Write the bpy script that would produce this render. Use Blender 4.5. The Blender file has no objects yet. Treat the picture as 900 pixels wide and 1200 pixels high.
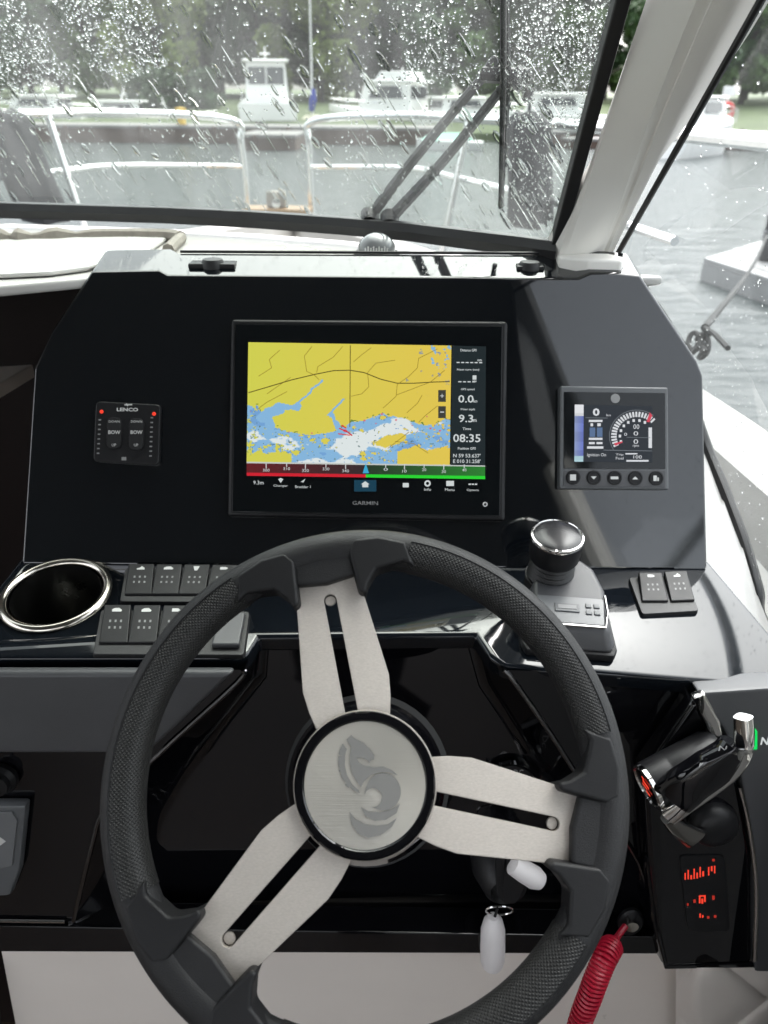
import bpy, bmesh, math, random
from mathutils import Vector, Matrix, noise as mnoise
R = math.radians
random.seed(7)
scene = bpy.context.scene
COL = scene.collection

# ------------------------------------------------------------------ camera
PITCH, ROLL, H = R(28.0), R(0.5), 2.25          # eye 2.25 m above the water
FPX, CX, CY = 901.0, 450.0, 600.0               # focal length in photo pixels (900 x 1200)
EYE = Vector((0, 0, H))
F = Vector((0, math.cos(PITCH), -math.sin(PITCH)))
U0 = Vector((0, math.sin(PITCH), math.cos(PITCH))); X0 = Vector((1, 0, 0))
RX = X0 * math.cos(ROLL) + U0 * math.sin(ROLL)
UP = U0 * math.cos(ROLL) - X0 * math.sin(ROLL)
cam = bpy.data.cameras.new('camera'); camo = bpy.data.objects.new('camera', cam); COL.objects.link(camo)
cam.sensor_fit = 'VERTICAL'; cam.sensor_height = 24; cam.lens = 24 * FPX / 1200
cam.clip_start = 0.02; cam.clip_end = 3000
camo.matrix_world = Matrix(((RX.x, UP.x, -F.x, EYE.x), (RX.y, UP.y, -F.y, EYE.y), (RX.z, UP.z, -F.z, EYE.z), (0, 0, 0, 1)))
scene.camera = camo
cam.dof.use_dof = True; cam.dof.focus_distance = 0.72; cam.dof.aperture_fstop = 5.2
scene.render.resolution_x = 768; scene.render.resolution_y = 1024

# ------------------------------------------------------------------ light
EXPO = 2.62
SUN_EL, SUN_AZ = R(60), R(25)                    # azimuth clockwise from +Y (bow)
world = bpy.data.worlds.new('World'); scene.world = world; world.use_nodes = True
nt = world.node_tree; nt.nodes.clear()
sky = nt.nodes.new('ShaderNodeTexSky'); sky.sky_type = 'NISHITA'; sky.sun_disc = False
sky.sun_elevation = SUN_EL; sky.sun_rotation = SUN_AZ; sky.dust_density = 4.0; sky.air_density = 1.0; sky.ozone_density = 1.0
hs = nt.nodes.new('ShaderNodeHueSaturation'); hs.inputs['Saturation'].default_value = 0.22   # overcast: grey sky
bg = nt.nodes.new('ShaderNodeBackground'); bg.inputs['Strength'].default_value = 0.13
wo = nt.nodes.new('ShaderNodeOutputWorld')
nt.links.new(sky.outputs[0], hs.inputs['Color']); nt.links.new(hs.outputs[0], bg.inputs[0]); nt.links.new(bg.outputs[0], wo.inputs[0])
sl = bpy.data.lights.new('sun', 'SUN'); sl.energy = 0.75; sl.angle = R(75); sl.color = (1, 0.97, 0.93)
so = bpy.data.objects.new('sun', sl); COL.objects.link(so)
sd = Vector((math.sin(SUN_AZ) * math.cos(SUN_EL), math.cos(SUN_AZ) * math.cos(SUN_EL), math.sin(SUN_EL)))
so.rotation_euler = (-sd).to_track_quat('-Z', 'Y').to_euler(); so.location = (0, 0, 30)
vs = scene.view_settings; vs.view_transform = 'Standard'; vs.look = 'None'; vs.gamma = 1.0; vs.exposure = EXPO
vs.use_curve_mapping = False
EG = 1.0 / 2 ** EXPO                             # screens and lamps: display brightness to radiance

# ------------------------------------------------------------------ helpers
def ray(u, v):
    return RX * ((u - CX) / FPX) + UP * ((CY - v) / FPX) + F
def rel(x, y, z): return Vector((x, y, z + H))   # metres relative to the eye
def proj(p):
    d = p - EYE; w = d.dot(F)
    return CX + FPX * d.dot(RX) / w, CY - FPX * d.dot(UP) / w
class Plane:
    def __init__(s, o, n, xh=None):
        s.o = Vector(o); s.n = Vector(n).normalized()
        x = Vector(xh if xh else (1, 0, 0)); s.x = (x - s.n * x.dot(s.n)).normalized(); s.y = s.n.cross(s.x)
    def hit(s, u, v):
        d = ray(u, v); t = (s.o - EYE).dot(s.n) / d.dot(s.n); return EYE + d * t
    def loc(s, u, v):
        p = s.hit(u, v) - s.o; return (p.dot(s.x), p.dot(s.y))
    def at(s, a, b, h=0.0): return s.o + s.x * a + s.y * b + s.n * h
    def px(s, u, v, h=0.0): return s.up(h).hit(u, v) if h else s.hit(u, v)
    def up(s, h): return Plane(s.o + s.n * h, s.n, s.x)
def hitx(u, v, x):
    d = ray(u, v); return EYE + d * (x / d.x)
def hity(u, v, y):
    d = ray(u, v); return EYE + d * (y / d.y)
def hitz(u, v, z):                                # z above the water
    d = ray(u, v); return EYE + d * ((z - H) / d.z)

class MB:
    def __init__(s): s.bm = bmesh.new(); s.wn = False
    def poly(s, pts): return s.bm.faces.new([s.bm.verts.new(p) for p in pts])
    def merge(s, other):
        me = bpy.data.meshes.new('tmp'); other.bm.to_mesh(me); s.bm.from_mesh(me); bpy.data.meshes.remove(me); other.bm.free(); return s
    def prism(s, base, top, bev=0.0, seg=2):
        """base/top: equal lists of world points"""
        b = bmesh.new()
        vb = [b.verts.new(p) for p in base]; vt = [b.verts.new(p) for p in top]; n = len(vb)
        b.faces.new(vb[::-1]); b.faces.new(vt)
        for i in range(n): b.faces.new((vb[i], vb[(i + 1) % n], vt[(i + 1) % n], vt[i]))
        bmesh.ops.recalc_face_normals(b, faces=b.faces)
        if bev:
            s.wn = True
            es = [e for e in b.edges if len(e.link_faces) == 2 and e.calc_face_angle(0) > R(25)]
            bmesh.ops.bevel(b, geom=es, offset=bev, segments=seg, profile=0.5, affect='EDGES', clamp_overlap=True)
        me = bpy.data.meshes.new('tmp'); b.to_mesh(me); b.free(); s.bm.from_mesh(me); bpy.data.meshes.remove(me); return s
    def pprism(s, pl, pts, h0, h1, bev=0.0, shrink=0.0, seg=2):
        """pts: local 2-D points on plane pl"""
        cx = sum(p[0] for p in pts) / len(pts); cy = sum(p[1] for p in pts) / len(pts)
        tp = [(cx + (a - cx) * (1 - shrink), cy + (b - cy) * (1 - shrink)) for a, b in pts]
        return s.prism([pl.at(a, b, h0) for a, b in pts], [pl.at(a, b, h1) for a, b in tp], bev, seg)
    def pxprism(s, pl, pts, h0, h1, bev=0.0, shrink=0.0, seg=2):
        q = pl.up(h1) if h1 else pl
        return s.pprism(pl, [q.loc(u, v) for u, v in pts], h0, h1, bev, shrink, seg)
    def box(s, a, b, bev=0.0):
        x0, y0, z0 = a; x1, y1, z1 = b
        return s.prism([(x0, y0, z0), (x1, y0, z0), (x1, y1, z0), (x0, y1, z0)], [(x0, y0, z1), (x1, y0, z1), (x1, y1, z1), (x0, y1, z1)], bev)
    def tube(s, path, r, n=10, closed=False, cap=True):
        path = [Vector(p) for p in path]; m = len(path); rings = []
        rr = r if isinstance(r, (list, tuple)) else [r] * m
        prev = None
        for i in range(m):
            if closed: t = path[(i + 1) % m] - path[i - 1]
            else: t = path[min(i + 1, m - 1)] - path[max(i - 1, 0)]
            t.normalize()
            if prev is None:
                a = Vector((0, 0, 1)) if abs(t.z) < 0.9 else Vector((1, 0, 0)); nx = (a - t * a.dot(t)).normalized()
            else: nx = (prev - t * prev.dot(t)).normalized()
            prev = nx; ny = t.cross(nx)
            rings.append([s.bm.verts.new(path[i] + (nx * math.cos(2 * math.pi * k / n) + ny * math.sin(2 * math.pi * k / n)) * rr[i]) for k in range(n)])
        for i in range(m if closed else m - 1):
            A, B = rings[i], rings[(i + 1) % m]
            for k in range(n): s.bm.faces.new((A[k], A[(k + 1) % n], B[(k + 1) % n], B[k]))
        if cap and not closed: s.bm.faces.new(rings[0][::-1]); s.bm.faces.new(rings[-1])
        return s
    def lathe(s, o, axis, prof, n=32, xh=None, sx=1.0):
        pl = Plane(o, axis, xh); rings = []
        for r, h in prof:
            if r < 1e-6: rings.append([s.bm.verts.new(pl.at(0, 0, h))])
            else: rings.append([s.bm.verts.new(pl.at(sx * r * math.cos(2 * math.pi * k / n), r * math.sin(2 * math.pi * k / n), h)) for k in range(n)])
        for A, B in zip(rings, rings[1:]):
            for k in range(n):
                k2 = (k + 1) % n
                if len(A) == 1 and len(B) == 1: continue
                if len(A) == 1: s.bm.faces.new((A[0], B[k2], B[k]))
                elif len(B) == 1: s.bm.faces.new((A[k], A[k2], B[0]))
                else: s.bm.faces.new((A[k], A[k2], B[k2], B[k]))
        return s
    def text(s, pl, u, v, wpx, txt, h=0.0006, hpx=None, bold=0.0):
        """lettering laid on plane pl, centred on photo pixel (u,v), wpx wide"""
        cu = bpy.data.curves.new('t', 'FONT'); cu.body = txt; cu.offset = bold; cu.resolution_u = 2
        o = bpy.data.objects.new('t', cu); COL.objects.link(o)
        dg = bpy.context.evaluated_depsgraph_get(); me = bpy.data.meshes.new_from_object(o.evaluated_get(dg))
        xs = [w.co.x for w in me.vertices]; ys = [w.co.y for w in me.vertices]
        if xs:
            x0, x1, y0, y1 = min(xs), max(xs), min(ys), max(ys)
            a0, b0 = pl.loc(u - wpx / 2, v); a1, b1 = pl.loc(u + wpx / 2, v); W = a1 - a0
            sc = W / (x1 - x0); sy = sc
            if hpx:
                _, t0 = pl.loc(u, v + hpx / 2); _, t1 = pl.loc(u, v - hpx / 2); sy = (t1 - t0) / (y1 - y0)
            ca, cb = (a0 + a1) / 2, (b0 + b1) / 2
            for w in me.vertices:
                w.co = pl.at(ca + (w.co.x - (x0 + x1) / 2) * sc, cb + (w.co.y - (y0 + y1) / 2) * sy, h)
            s.bm.from_mesh(me)
        bpy.data.objects.remove(o); bpy.data.curves.remove(cu); bpy.data.meshes.remove(me); return s
    def quad_px(s, pl, u0, v0, u1, v1, h):
        return s.poly([pl.px(u0, v1, h), pl.px(u1, v1, h), pl.px(u1, v0, h), pl.px(u0, v0, h)])
    def line_px(s, pl, pts, w, h):
        L = [pl.at(*pl.loc(u, v), h) for u, v in pts]; half = w / FPX * 0.5 * (L[0] - EYE).dot(F)
        for a, b in zip(L, L[1:]):
            t = (b - a).normalized(); q = pl.n.cross(t) * half
            s.poly([a - q, b - q, b + q, a + q])
        return s

def obj(name, mb, mat, parent=None, smooth=True, recalc=False):
    bm = mb.bm
    if recalc: bmesh.ops.recalc_face_normals(bm, faces=bm.faces)
    me = bpy.data.meshes.new(name)
    if parent is not None: org = Vector(parent['_w'])
    else:
        xs = [v.co for v in bm.verts]
        org = Vector(((min(c.x for c in xs) + max(c.x for c in xs)) / 2, (min(c.y for c in xs) + max(c.y for c in xs)) / 2, min(c.z for c in xs)))
    bmesh.ops.translate(bm, verts=bm.verts, vec=-org)
    bm.to_mesh(me); bm.free()
    if smooth:
        for p in me.polygons: p.use_smooth = True
        me.set_sharp_from_angle(angle=R(35))
    for m in (mat if isinstance(mat, (list, tuple)) else [mat]): me.materials.append(m)
    o = bpy.data.objects.new(name, me); COL.objects.link(o)
    if smooth and mb.wn:
        wm = o.modifiers.new('flat_faces', 'WEIGHTED_NORMAL'); wm.keep_sharp = True; wm.weight = 100
    if parent is not None: o.parent = parent
    else: o.location = org
    o['_w'] = list(org)
    return o
def tag(o, label=None, cat=None, group=None, kind=None):
    if label: o['label'] = label
    if cat: o['category'] = cat
    if group: o['group'] = group
    if kind: o['kind'] = kind
    return o
def thing(name, loc, label, cat, group=None):
    o = bpy.data.objects.new(name, None); COL.objects.link(o); o.empty_display_size = 0.05
    o.location = loc; o.matrix_world = Matrix.Translation(Vector(loc)); o['_w'] = list(loc)
    return tag(o, label, cat, group)

# ------------------------------------------------------------------ materials
def srgb(r, g, b):
    f = lambda c: (c / 255 / 12.92) if c / 255 <= 0.04045 else ((c / 255 + 0.055) / 1.055) ** 2.4
    return (f(r), f(g), f(b))
def mat(name, col, rough=0.5, metal=0.0, ior=1.5, coat=0.0, var=0.0, vscale=20.0, bump=0.0, bscale=200.0, rvar=0.0, aniso=0.0, sheen=0.0, stretch=None, dust=0.0):
    m = bpy.data.materials.new(name); m.use_nodes = True; t = m.node_tree; b = t.nodes['Principled BSDF']
    b.inputs['Base Color'].default_value = (*col, 1); b.inputs['Roughness'].default_value = rough; b.inputs['Metallic'].default_value = metal
    b.inputs['IOR'].default_value = ior; b.inputs['Coat Weight'].default_value = coat; b.inputs['Coat Roughness'].default_value = 0.03
    b.inputs['Anisotropic'].default_value = aniso; b.inputs['Sheen Weight'].default_value = sheen
    tc = t.nodes.new('ShaderNodeTexCoord'); src = tc.outputs['Object']
    if stretch:
        mp = t.nodes.new('ShaderNodeMapping'); mp.inputs['Scale'].default_value = stretch; t.links.new(src, mp.inputs[0]); src = mp.outputs[0]
    def noise(sc, det=4.0, rg=0.6):
        n = t.nodes.new('ShaderNodeTexNoise'); n.inputs['Scale'].default_value = sc; n.inputs['Detail'].default_value = det; n.inputs['Roughness'].default_value = rg
        t.links.new(src, n.inputs['Vector']); return n.outputs['Fac']
    if var or dust:
        n = noise(vscale); mx = t.nodes.new('ShaderNodeMix'); mx.data_type = 'RGBA'
        mx.inputs['A'].default_value = (*[c * (1 - var) for c in col], 1); mx.inputs['B'].default_value = (*[min(1, c * (1 + var)) for c in col], 1)
        t.links.new(n, mx.inputs['Factor']); out = mx.outputs['Result']
        if dust:                                  # fine pale specks and lint
            d = noise(900.0, 2.0); cr = t.nodes.new('ShaderNodeMapRange'); cr.inputs[1].default_value = 0.66; cr.inputs[2].default_value = 0.78; cr.inputs[3].default_value = 0; cr.inputs[4].default_value = dust
            t.links.new(d, cr.inputs[0]); m2 = t.nodes.new('ShaderNodeMix'); m2.data_type = 'RGBA'; m2.inputs['B'].default_value = (0.35, 0.34, 0.32, 1)
            t.links.new(cr.outputs[0], m2.inputs['Factor']); t.links.new(out, m2.inputs['A']); out = m2.outputs['Result']
        t.links.new(out, b.inputs['Base Color'])
    if rvar:
        n = noise(vscale * 0.7, 6.0, 0.7); mr = t.nodes.new('ShaderNodeMapRange'); mr.inputs[1].default_value = 0.3; mr.inputs[2].default_value = 0.7
        mr.inputs[3].default_value = max(0.0, rough - rvar); mr.inputs[4].default_value = rough + rvar
        t.links.new(n, mr.inputs[0]); t.links.new(mr.outputs[0], b.inputs['Roughness'])
    if bump:
        n = noise(bscale, 3.0); bp = t.nodes.new('ShaderNodeBump'); bp.inputs['Strength'].default_value = bump; bp.inputs['Distance'].default_value = 0.001
        t.links.new(n, bp.inputs['Height']); t.links.new(bp.outputs[0], b.inputs['Normal'])
    return m
def emit(name, col, k=1.0):
    m = bpy.data.materials.new(name); m.use_nodes = True; b = m.node_tree.nodes['Principled BSDF']
    b.inputs['Base Color'].default_value = (0.01, 0.01, 0.01, 1); b.inputs['Roughness'].default_value = 0.3; b.inputs['IOR'].default_value = 1.2
    b.inputs['Emission Color'].default_value = (*col, 1); b.inputs['Emission Strength'].default_value = k * EG; return m
M = {}
M['gel'] = mat('black_gelcoat', (0.005, 0.0065, 0.009), 0.04, ior=1.48, rvar=0.025, vscale=9, dust=0.06)
M['panel'] = mat('black_panel_gelcoat', (0.0035, 0.0045, 0.006), 0.05, ior=1.75, rvar=0.045, vscale=7, dust=0.05)
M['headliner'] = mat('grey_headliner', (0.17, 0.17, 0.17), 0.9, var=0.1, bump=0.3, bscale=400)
M['gelgloss'] = mat('black_gloss', (0.003, 0.003, 0.004), 0.03, ior=1.55, rvar=0.02, vscale=12)
M['satin'] = mat('black_satin_plastic', (0.009, 0.009, 0.010), 0.38, ior=1.34, var=0.2, bump=0.15, bscale=900, rvar=0.08)
M['matte'] = mat('black_matte_plastic', (0.008, 0.008, 0.009), 0.55, ior=1.38, var=0.2, bump=0.2, bscale=1200)
M['greyplastic'] = mat('charcoal_plastic', (0.055, 0.056, 0.060), 0.4, var=0.15, bump=0.15, bscale=900)
M['bezel'] = mat('grey_bezel', (0.09, 0.095, 0.1), 0.35, var=0.1, bump=0.1, bscale=900)
M['glassblk'] = mat('black_cover_glass', (0.004, 0.005, 0.006), 0.06, ior=1.45)
M['leather'] = mat('black_leather', (0.011, 0.011, 0.012), 0.52, ior=1.4, var=0.25, vscale=60, bump=0.45, bscale=1100, rvar=0.08)
M['alu'] = mat('brushed_aluminium', (0.49, 0.45, 0.41), 0.40, metal=0.75, var=0.22, vscale=420, bump=0.5, bscale=1500, rvar=0.12, stretch=(1, 3, 3))
M['etch'] = mat('etched_grey', (0.19, 0.186, 0.178), 0.6)
M['lip'] = mat('edge_highlight_metal', (0.16, 0.16, 0.17), 0.14, metal=1.0)  # grey metal on black edges puts their sky highlight into the material
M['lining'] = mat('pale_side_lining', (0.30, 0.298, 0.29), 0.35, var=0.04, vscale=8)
M['chrome'] = mat('chrome', (0.75, 0.74, 0.72), 0.08, metal=1.0, rvar=0.04)
M['stainless'] = mat('stainless_steel', (0.62, 0.58, 0.52), 0.16, metal=1.0, rvar=0.06, vscale=40)
M['railsteel'] = mat('polished_rail_steel', (0.82, 0.82, 0.82), 0.18, metal=0.9, rvar=0.06, vscale=40)
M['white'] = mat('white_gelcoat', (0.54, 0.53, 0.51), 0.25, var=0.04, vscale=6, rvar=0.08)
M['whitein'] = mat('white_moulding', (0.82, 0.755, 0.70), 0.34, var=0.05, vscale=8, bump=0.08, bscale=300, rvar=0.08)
M['pillar'] = mat('pillar_liner', (0.80, 0.785, 0.745), 0.45, var=0.05, vscale=7, bump=0.1, bscale=400)
M['rubber'] = mat('black_rubber', (0.009, 0.009, 0.01), 0.5, var=0.2, bump=0.15, bscale=500)
M['darkwood'] = mat('dark_cabin_wood', (0.009, 0.0055, 0.005), 0.6, ior=1.25, var=0.4, vscale=30, stretch=(1, 12, 12))
M['beige'] = mat('beige_laminate', (0.45, 0.41, 0.37), 0.4, var=0.06)
M['trim'] = mat('grey_brown_piping', (0.23, 0.21, 0.18), 0.8, var=0.35, vscale=90, bump=0.5, bscale=500)
M['vinyl'] = mat('cream_vinyl', (0.62, 0.575, 0.535), 0.45, var=0.05, bump=0.2, bscale=700)
M['icon'] = mat('pale_print', (0.55, 0.55, 0.54), 0.5)
M['icondim'] = mat('grey_print', (0.22, 0.22, 0.22), 0.5)
M['red'] = mat('red_lanyard', (0.42, 0.008, 0.03), 0.35, var=0.15, vscale=60)
M['fob'] = mat('white_foam_fob', (0.72, 0.69, 0.69), 0.5, var=0.04, bump=0.1, bscale=600)
M['greencap'] = emit('green_lamp', (0.0, 0.75, 0.12), 1.0)
M['redled'] = emit('red_led', (1.0, 0.06, 0.03), 1.0)
M['redleddim'] = emit('red_led_dim', (0.8, 0.05, 0.03), 0.5)
M['wtxt'] = emit('screen_white', (0.75, 0.8, 0.8), 0.8)

# ------------------------------------------------------------------ reference planes of the helm
PANEL = Plane(EYE + F * 0.87, -F, X0)
pb = PANEL.hit(430, 664)                                        # foot of the instrument panel
LEDGE = Plane(pb, Vector((0, -math.sin(R(8)), math.cos(R(8)))), X0)
lf = LEDGE.hit(430, 782)                                        # front lip of the ledge
FN = Vector((0, -math.cos(R(7)), math.sin(R(7))))
FASCIA = Plane(lf, FN, X0)
fb = FASCIA.hit(430, 1115)                                      # foot of the black fascia
TOPZ = PANEL.hit(430, 322).z - H
WA = R(17)                                                      # wheel leans further back than the picture plane
WN = (-F * math.cos(WA) + U0 * math.sin(WA))
WC = EYE + ray(428, 918) * 0.557
WHEEL = Plane(WC, WN, X0)
GLASSZ = TOPZ + 0.022
XC = -0.53                                                      # boat centre line

# ================================================================== LARGE STRUCTURE: boat shell
# ---- windscreen: lower edge curve traced on the level of the dash, raked aft
bpx = [(0, 243), (100, 246), (200, 249), (300, 254), (400, 261), (480, 268), (560, 278), (610, 284), (648, 289.5)]
wb = [hitz(u, v, H + GLASSZ) for u, v in bpx]
tr = EYE + ray(757, 0) * 0.68
rake = (tr - wb[-1]); rake = rake / rake.z                       # per metre of rise
rake.x = 0.02
# mirror about the centre line to the port side
left = [Vector((2 * XC - p.x, p.y, p.z)) for p in wb if 2 * XC - p.x < wb[0].x - 0.03][::-1]
wcurve = left + wb
WTOP = 0.52                                                      # pane height (rise)
def wpt(s, h):                                                   # s: index along curve (float), h: rise
    i = min(int(s), len(wcurve) - 2); f = s - i
    p = wcurve[i].lerp(wcurve[i + 1], f)
    k = (p.x - XC) / (wcurve[-1].x - XC)
    return p + Vector((rake.x * k, rake.y, rake.z)) * h
def glass_mat(name, haze, tint=(0.93, 0.96, 0.95)):
    m = bpy.data.materials.new(name); m.use_nodes = True; t = m.node_tree; t.nodes.clear()
    tr_ = t.nodes.new('ShaderNodeBsdfTransparent'); tr_.inputs[0].default_value = (*tint, 1)
    gl = t.nodes.new('ShaderNodeBsdfGlossy'); gl.inputs['Roughness'].default_value = 0.02
    tl = t.nodes.new('ShaderNodeBsdfTranslucent'); tl.inputs[0].default_value = (0.85, 0.88, 0.88, 1)
    fr = t.nodes.new('ShaderNodeFresnel'); ge = t.nodes.new('ShaderNodeNewGeometry'); mi = t.nodes.new('ShaderNodeMapRange'); mi.inputs[3].default_value = 1.33; mi.inputs[4].default_value = 1 / 1.33
    t.links.new(ge.outputs['Backfacing'], mi.inputs[0]); t.links.new(mi.outputs[0], fr.inputs[0])   # a thin pane reflects alike from both sides
    tc = t.nodes.new('ShaderNodeTexCoord'); n = t.nodes.new('ShaderNodeTexNoise'); n.inputs['Scale'].default_value = 7; n.inputs['Detail'].default_value = 5
    mp = t.nodes.new('ShaderNodeMapping'); mp.inputs['Rotation'].default_value = (0, R(35), 0); mp.inputs['Scale'].default_value = (3.0, 1, 0.7)
    t.links.new(tc.outputs['Object'], mp.inputs[0]); t.links.new(mp.outputs[0], n.inputs['Vector'])
    mr = t.nodes.new('ShaderNodeMapRange'); mr.inputs[1].default_value = 0.3; mr.inputs[2].default_value = 0.75; mr.inputs[3].default_value = haze * 0.45; mr.inputs[4].default_value = haze * 1.5
    t.links.new(n.outputs['Fac'], mr.inputs[0])
    a = t.nodes.new('ShaderNodeMixShader'); b = t.nodes.new('ShaderNodeMixShader'); o = t.nodes.new('ShaderNodeOutputMaterial')
    t.links.new(mr.outputs[0], a.inputs[0]); t.links.new(tr_.outputs[0], a.inputs[1]); t.links.new(tl.outputs[0], a.inputs[2])
    t.links.new(fr.outputs[0], b.inputs[0]); t.links.new(a.outputs[0], b.inputs[1]); t.links.new(gl.outputs[0], b.inputs[2]); t.links.new(b.outputs[0], o.inputs[0])
    return m
M['screen'] = glass_mat('wet_windscreen_glass', 0.036, (0.55, 0.595, 0.565))
M['sideglass'] = glass_mat('wet_side_glass', 0.02, (0.78, 0.81, 0.81))
WS = thing('windscreen', wpt(len(wcurve) / 2, 0), 'raked wet windscreen in black rubber gasket above the white dash', 'windscreen')
mb = MB(); N = 40; S = len(wcurve) - 1.001
g = [[mb.bm.verts.new(wpt(S * i / N, WTOP * j / 8)) for i in range(N + 1)] for j in range(9)]
for j in range(8):
    for i in range(N): mb.bm.faces.new((g[j][i], g[j][i + 1], g[j + 1][i + 1], g[j + 1][i]))
obj('pane', mb, M['screen'], WS)
wn = (wpt(S, 0) - wpt(S - 1, 0)).cross(Vector(rake)).normalized()
if wn.y > 0: wn = -wn                                            # towards the cabin
gp = [wpt(S * i / 60, 0.0) for i in range(61)]
mb = MB()
ring = []
for p in gp:                                                     # flat gasket band with rounded face
    c = [p + Vector((0, -0.016, -0.014)), p + Vector((0, -0.020, -0.002)), p + Vector((0, -0.014, 0.008)), p + Vector((0, 0.0, 0.009)), p + Vector((0, 0.006, -0.014))]
    ring.append([mb.bm.verts.new(q) for q in c])
for A, B in zip(ring, ring[1:]):
    for k in range(5): mb.bm.faces.new((A[k], A[(k + 1) % 5], B[(k + 1) % 5], B[k]))
obj('lower_gasket', mb, M['rubber'], WS, recalc=True)
mb = MB(); e0 = wpt(S, -0.01); e1 = wpt(S, WTOP)
sx = Vector((0.0085, -0.004, 0))
mb.prism([e0 - sx * 0.5 + Vector((0, -0.012, 0)), e0 + sx + Vector((0, -0.012, 0)), e0 + sx + Vector((0, 0.01, 0)), e0 - sx * 0.5 + Vector((0, 0.01, 0))],
         [e1 - sx * 0.5 + Vector((0, -0.012, 0)), e1 + sx + Vector((0, -0.012, 0)), e1 + sx + Vector((0, 0.01, 0)), e1 - sx * 0.5 + Vector((0, 0.01, 0))], 0.002)
obj('side_gasket', mb, M['rubber'], WS)

# ---- pillar between windscreen and side window
PB0 = hitz(650, 300, H + TOPZ - 0.004); PB1 = hitz(713, 304, H + TOPZ - 0.004)
PB0 = Vector((wb[-1].x + 0.002, wb[-1].y - 0.010, H + TOPZ)); PB1 = EYE + ray(713, 304) * ((TOPZ) / ray(713, 304).z) * 1.0
def ext(p, q, z): return p + (q - p) * ((z - p.z) / (q.z - p.z))
PT0 = ext(PB0, EYE + ray(758, 0) * 0.682, H + 0.42); PT1 = ext(PB1, EYE + ray(868, 0) * 0.60, H + 0.42)
mb = MB(); back = Vector((0.03, 0.035, 0))
def pillar_sec(f):
    a, b = PB0.lerp(PT0, f), PB1.lerp(PT1, f); d = (b - a); nrm = Vector((0, -1, 0)) if False else Vector((d.y, -d.x, 0)).normalized()
    if nrm.dot(EYE - a) < 0: nrm = -nrm
    return [a + d * 0.0, a + d * 0.06 + nrm * 0.006, a + d * 0.45 + nrm * 0.011, a + d * 0.66 + nrm * 0.010, a + d * 0.70 + nrm * 0.006, a + d * 0.76 + nrm * 0.005, a + d * 0.80 + nrm * 0.008, a + d * 0.96 + nrm * 0.004, b, b - nrm * 0.03, a - nrm * 0.03]
secs = [[mb.bm.verts.new(p) for p in pillar_sec(-0.06 + 1.06 * i / 12)] for i in range(13)]
for A, B in zip(secs, secs[1:]):
    for k in range(len(A)): mb.bm.faces.new((A[k], A[(k + 1) % len(A)], B[(k + 1) % len(A)], B[k]))
obj_ = obj('window_pillar', mb, M['pillar'], recalc=True); tag(obj_, 'pale grey moulded pillar between the windscreen and the side window', 'pillar')

# ---- starboard side window and wall
Q = [PB1.copy() + Vector((0.006, 0, 0.004)), hitx(800, 440, 0.395), hitx(825, 517, 0.420), hitx(848, 574, 0.432), hitx(870, 632, 0.440), hitx(887, 690, 0.447), hitx(901, 742, 0.452),
     rel(0.48, 0.50, -0.56), rel(0.50, 0.20, -0.53), rel(0.60, -0.30, -0.53), rel(0.68, -0.9, -0.53), rel(0.72, -1.6, -0.53)]
QT = [PT1.copy() + Vector((0.006, 0, -0.05))] + [None] * (len(Q) - 1)
for i in range(1, len(Q)):
    y = min(Q[i].y - 0.12, QT[0].y - 0.02 * i); x = QT[0].x + (Q[i].x - 0.05 - QT[0].x) * min(1.0, (QT[0].y - y) / 0.38)
    QT[i] = Vector((x, y, H + max(0.07, 0.30 - 0.045 * i)))
SWIN = thing('side_window', Q[2], 'starboard side window with dark gasket showing wet side deck and water', 'window')
mb = MB()
for i in range(len(Q) - 1):
    mb.poly([Q[i], Q[i + 1], QT[i + 1], QT[i]])
bmesh.ops.remove_doubles(mb.bm, verts=mb.bm.verts, dist=1e-5)
obj('pane', mb, M['sideglass'], SWIN, recalc=True)
def band(path, wdir, w, t, mat_, name, parent):
    mb = MB(); rr = []
    for i, p in enumerate(path):
        rr.append([mb.bm.verts.new(p + o) for o in (wdir * 0, wdir * w, wdir * w + t, t)])
    for A, B in zip(rr, rr[1:]):
        for k in range(4): mb.bm.faces.new((A[k], A[(k + 1) % 4], B[(k + 1) % 4], B[k]))
    return obj(name, mb, mat_, parent, recalc=True)
def smooth_path(P, n=6):
    out = []
    for i in range(len(P) - 1):
        p0, p1, p2, p3 = P[max(i - 1, 0)], P[i], P[i + 1], P[min(i + 2, len(P) - 1)]
        for k in range(n):
            t = k / n
            out.append(0.5 * ((2 * p1) + (p2 - p0) * t + (2 * p0 - 5 * p1 + 4 * p2 - p3) * t * t + (3 * p1 - p0 - 3 * p2 + p3) * t ** 3))
    return out + [P[-1]]
mb = MB(); mb.tube(smooth_path(Q[1:]), 0.0078, 8); obj('lower_gasket', mb, M['rubber'], SWIN)
mb = MB(); mb.tube([Q[0] + Vector((-0.001, 0, -0.01)), QT[0]], 0.0035, 8); obj('front_gasket', mb, M['rubber'], SWIN)
for k in (8, 10):
    mb = MB(); mb.tube([Q[k], QT[k]], 0.03, 10); obj('mullion', mb, M['pillar'], SWIN)
mb = MB()                                                         # dark strip added out of view above a lowered window head, trims reflections
for i in range(len(Q) - 1):
    mb.poly([QT[i], QT[i + 1], Vector((QT[i + 1].x - .01, QT[i + 1].y, H + .405)), Vector((QT[i].x - .01, QT[i].y, H + .405))])
bmesh.ops.remove_doubles(mb.bm, verts=mb.bm.verts, dist=1e-5)
obj('added_head_strip', mb, M['headliner'], SWIN, recalc=True)
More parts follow.
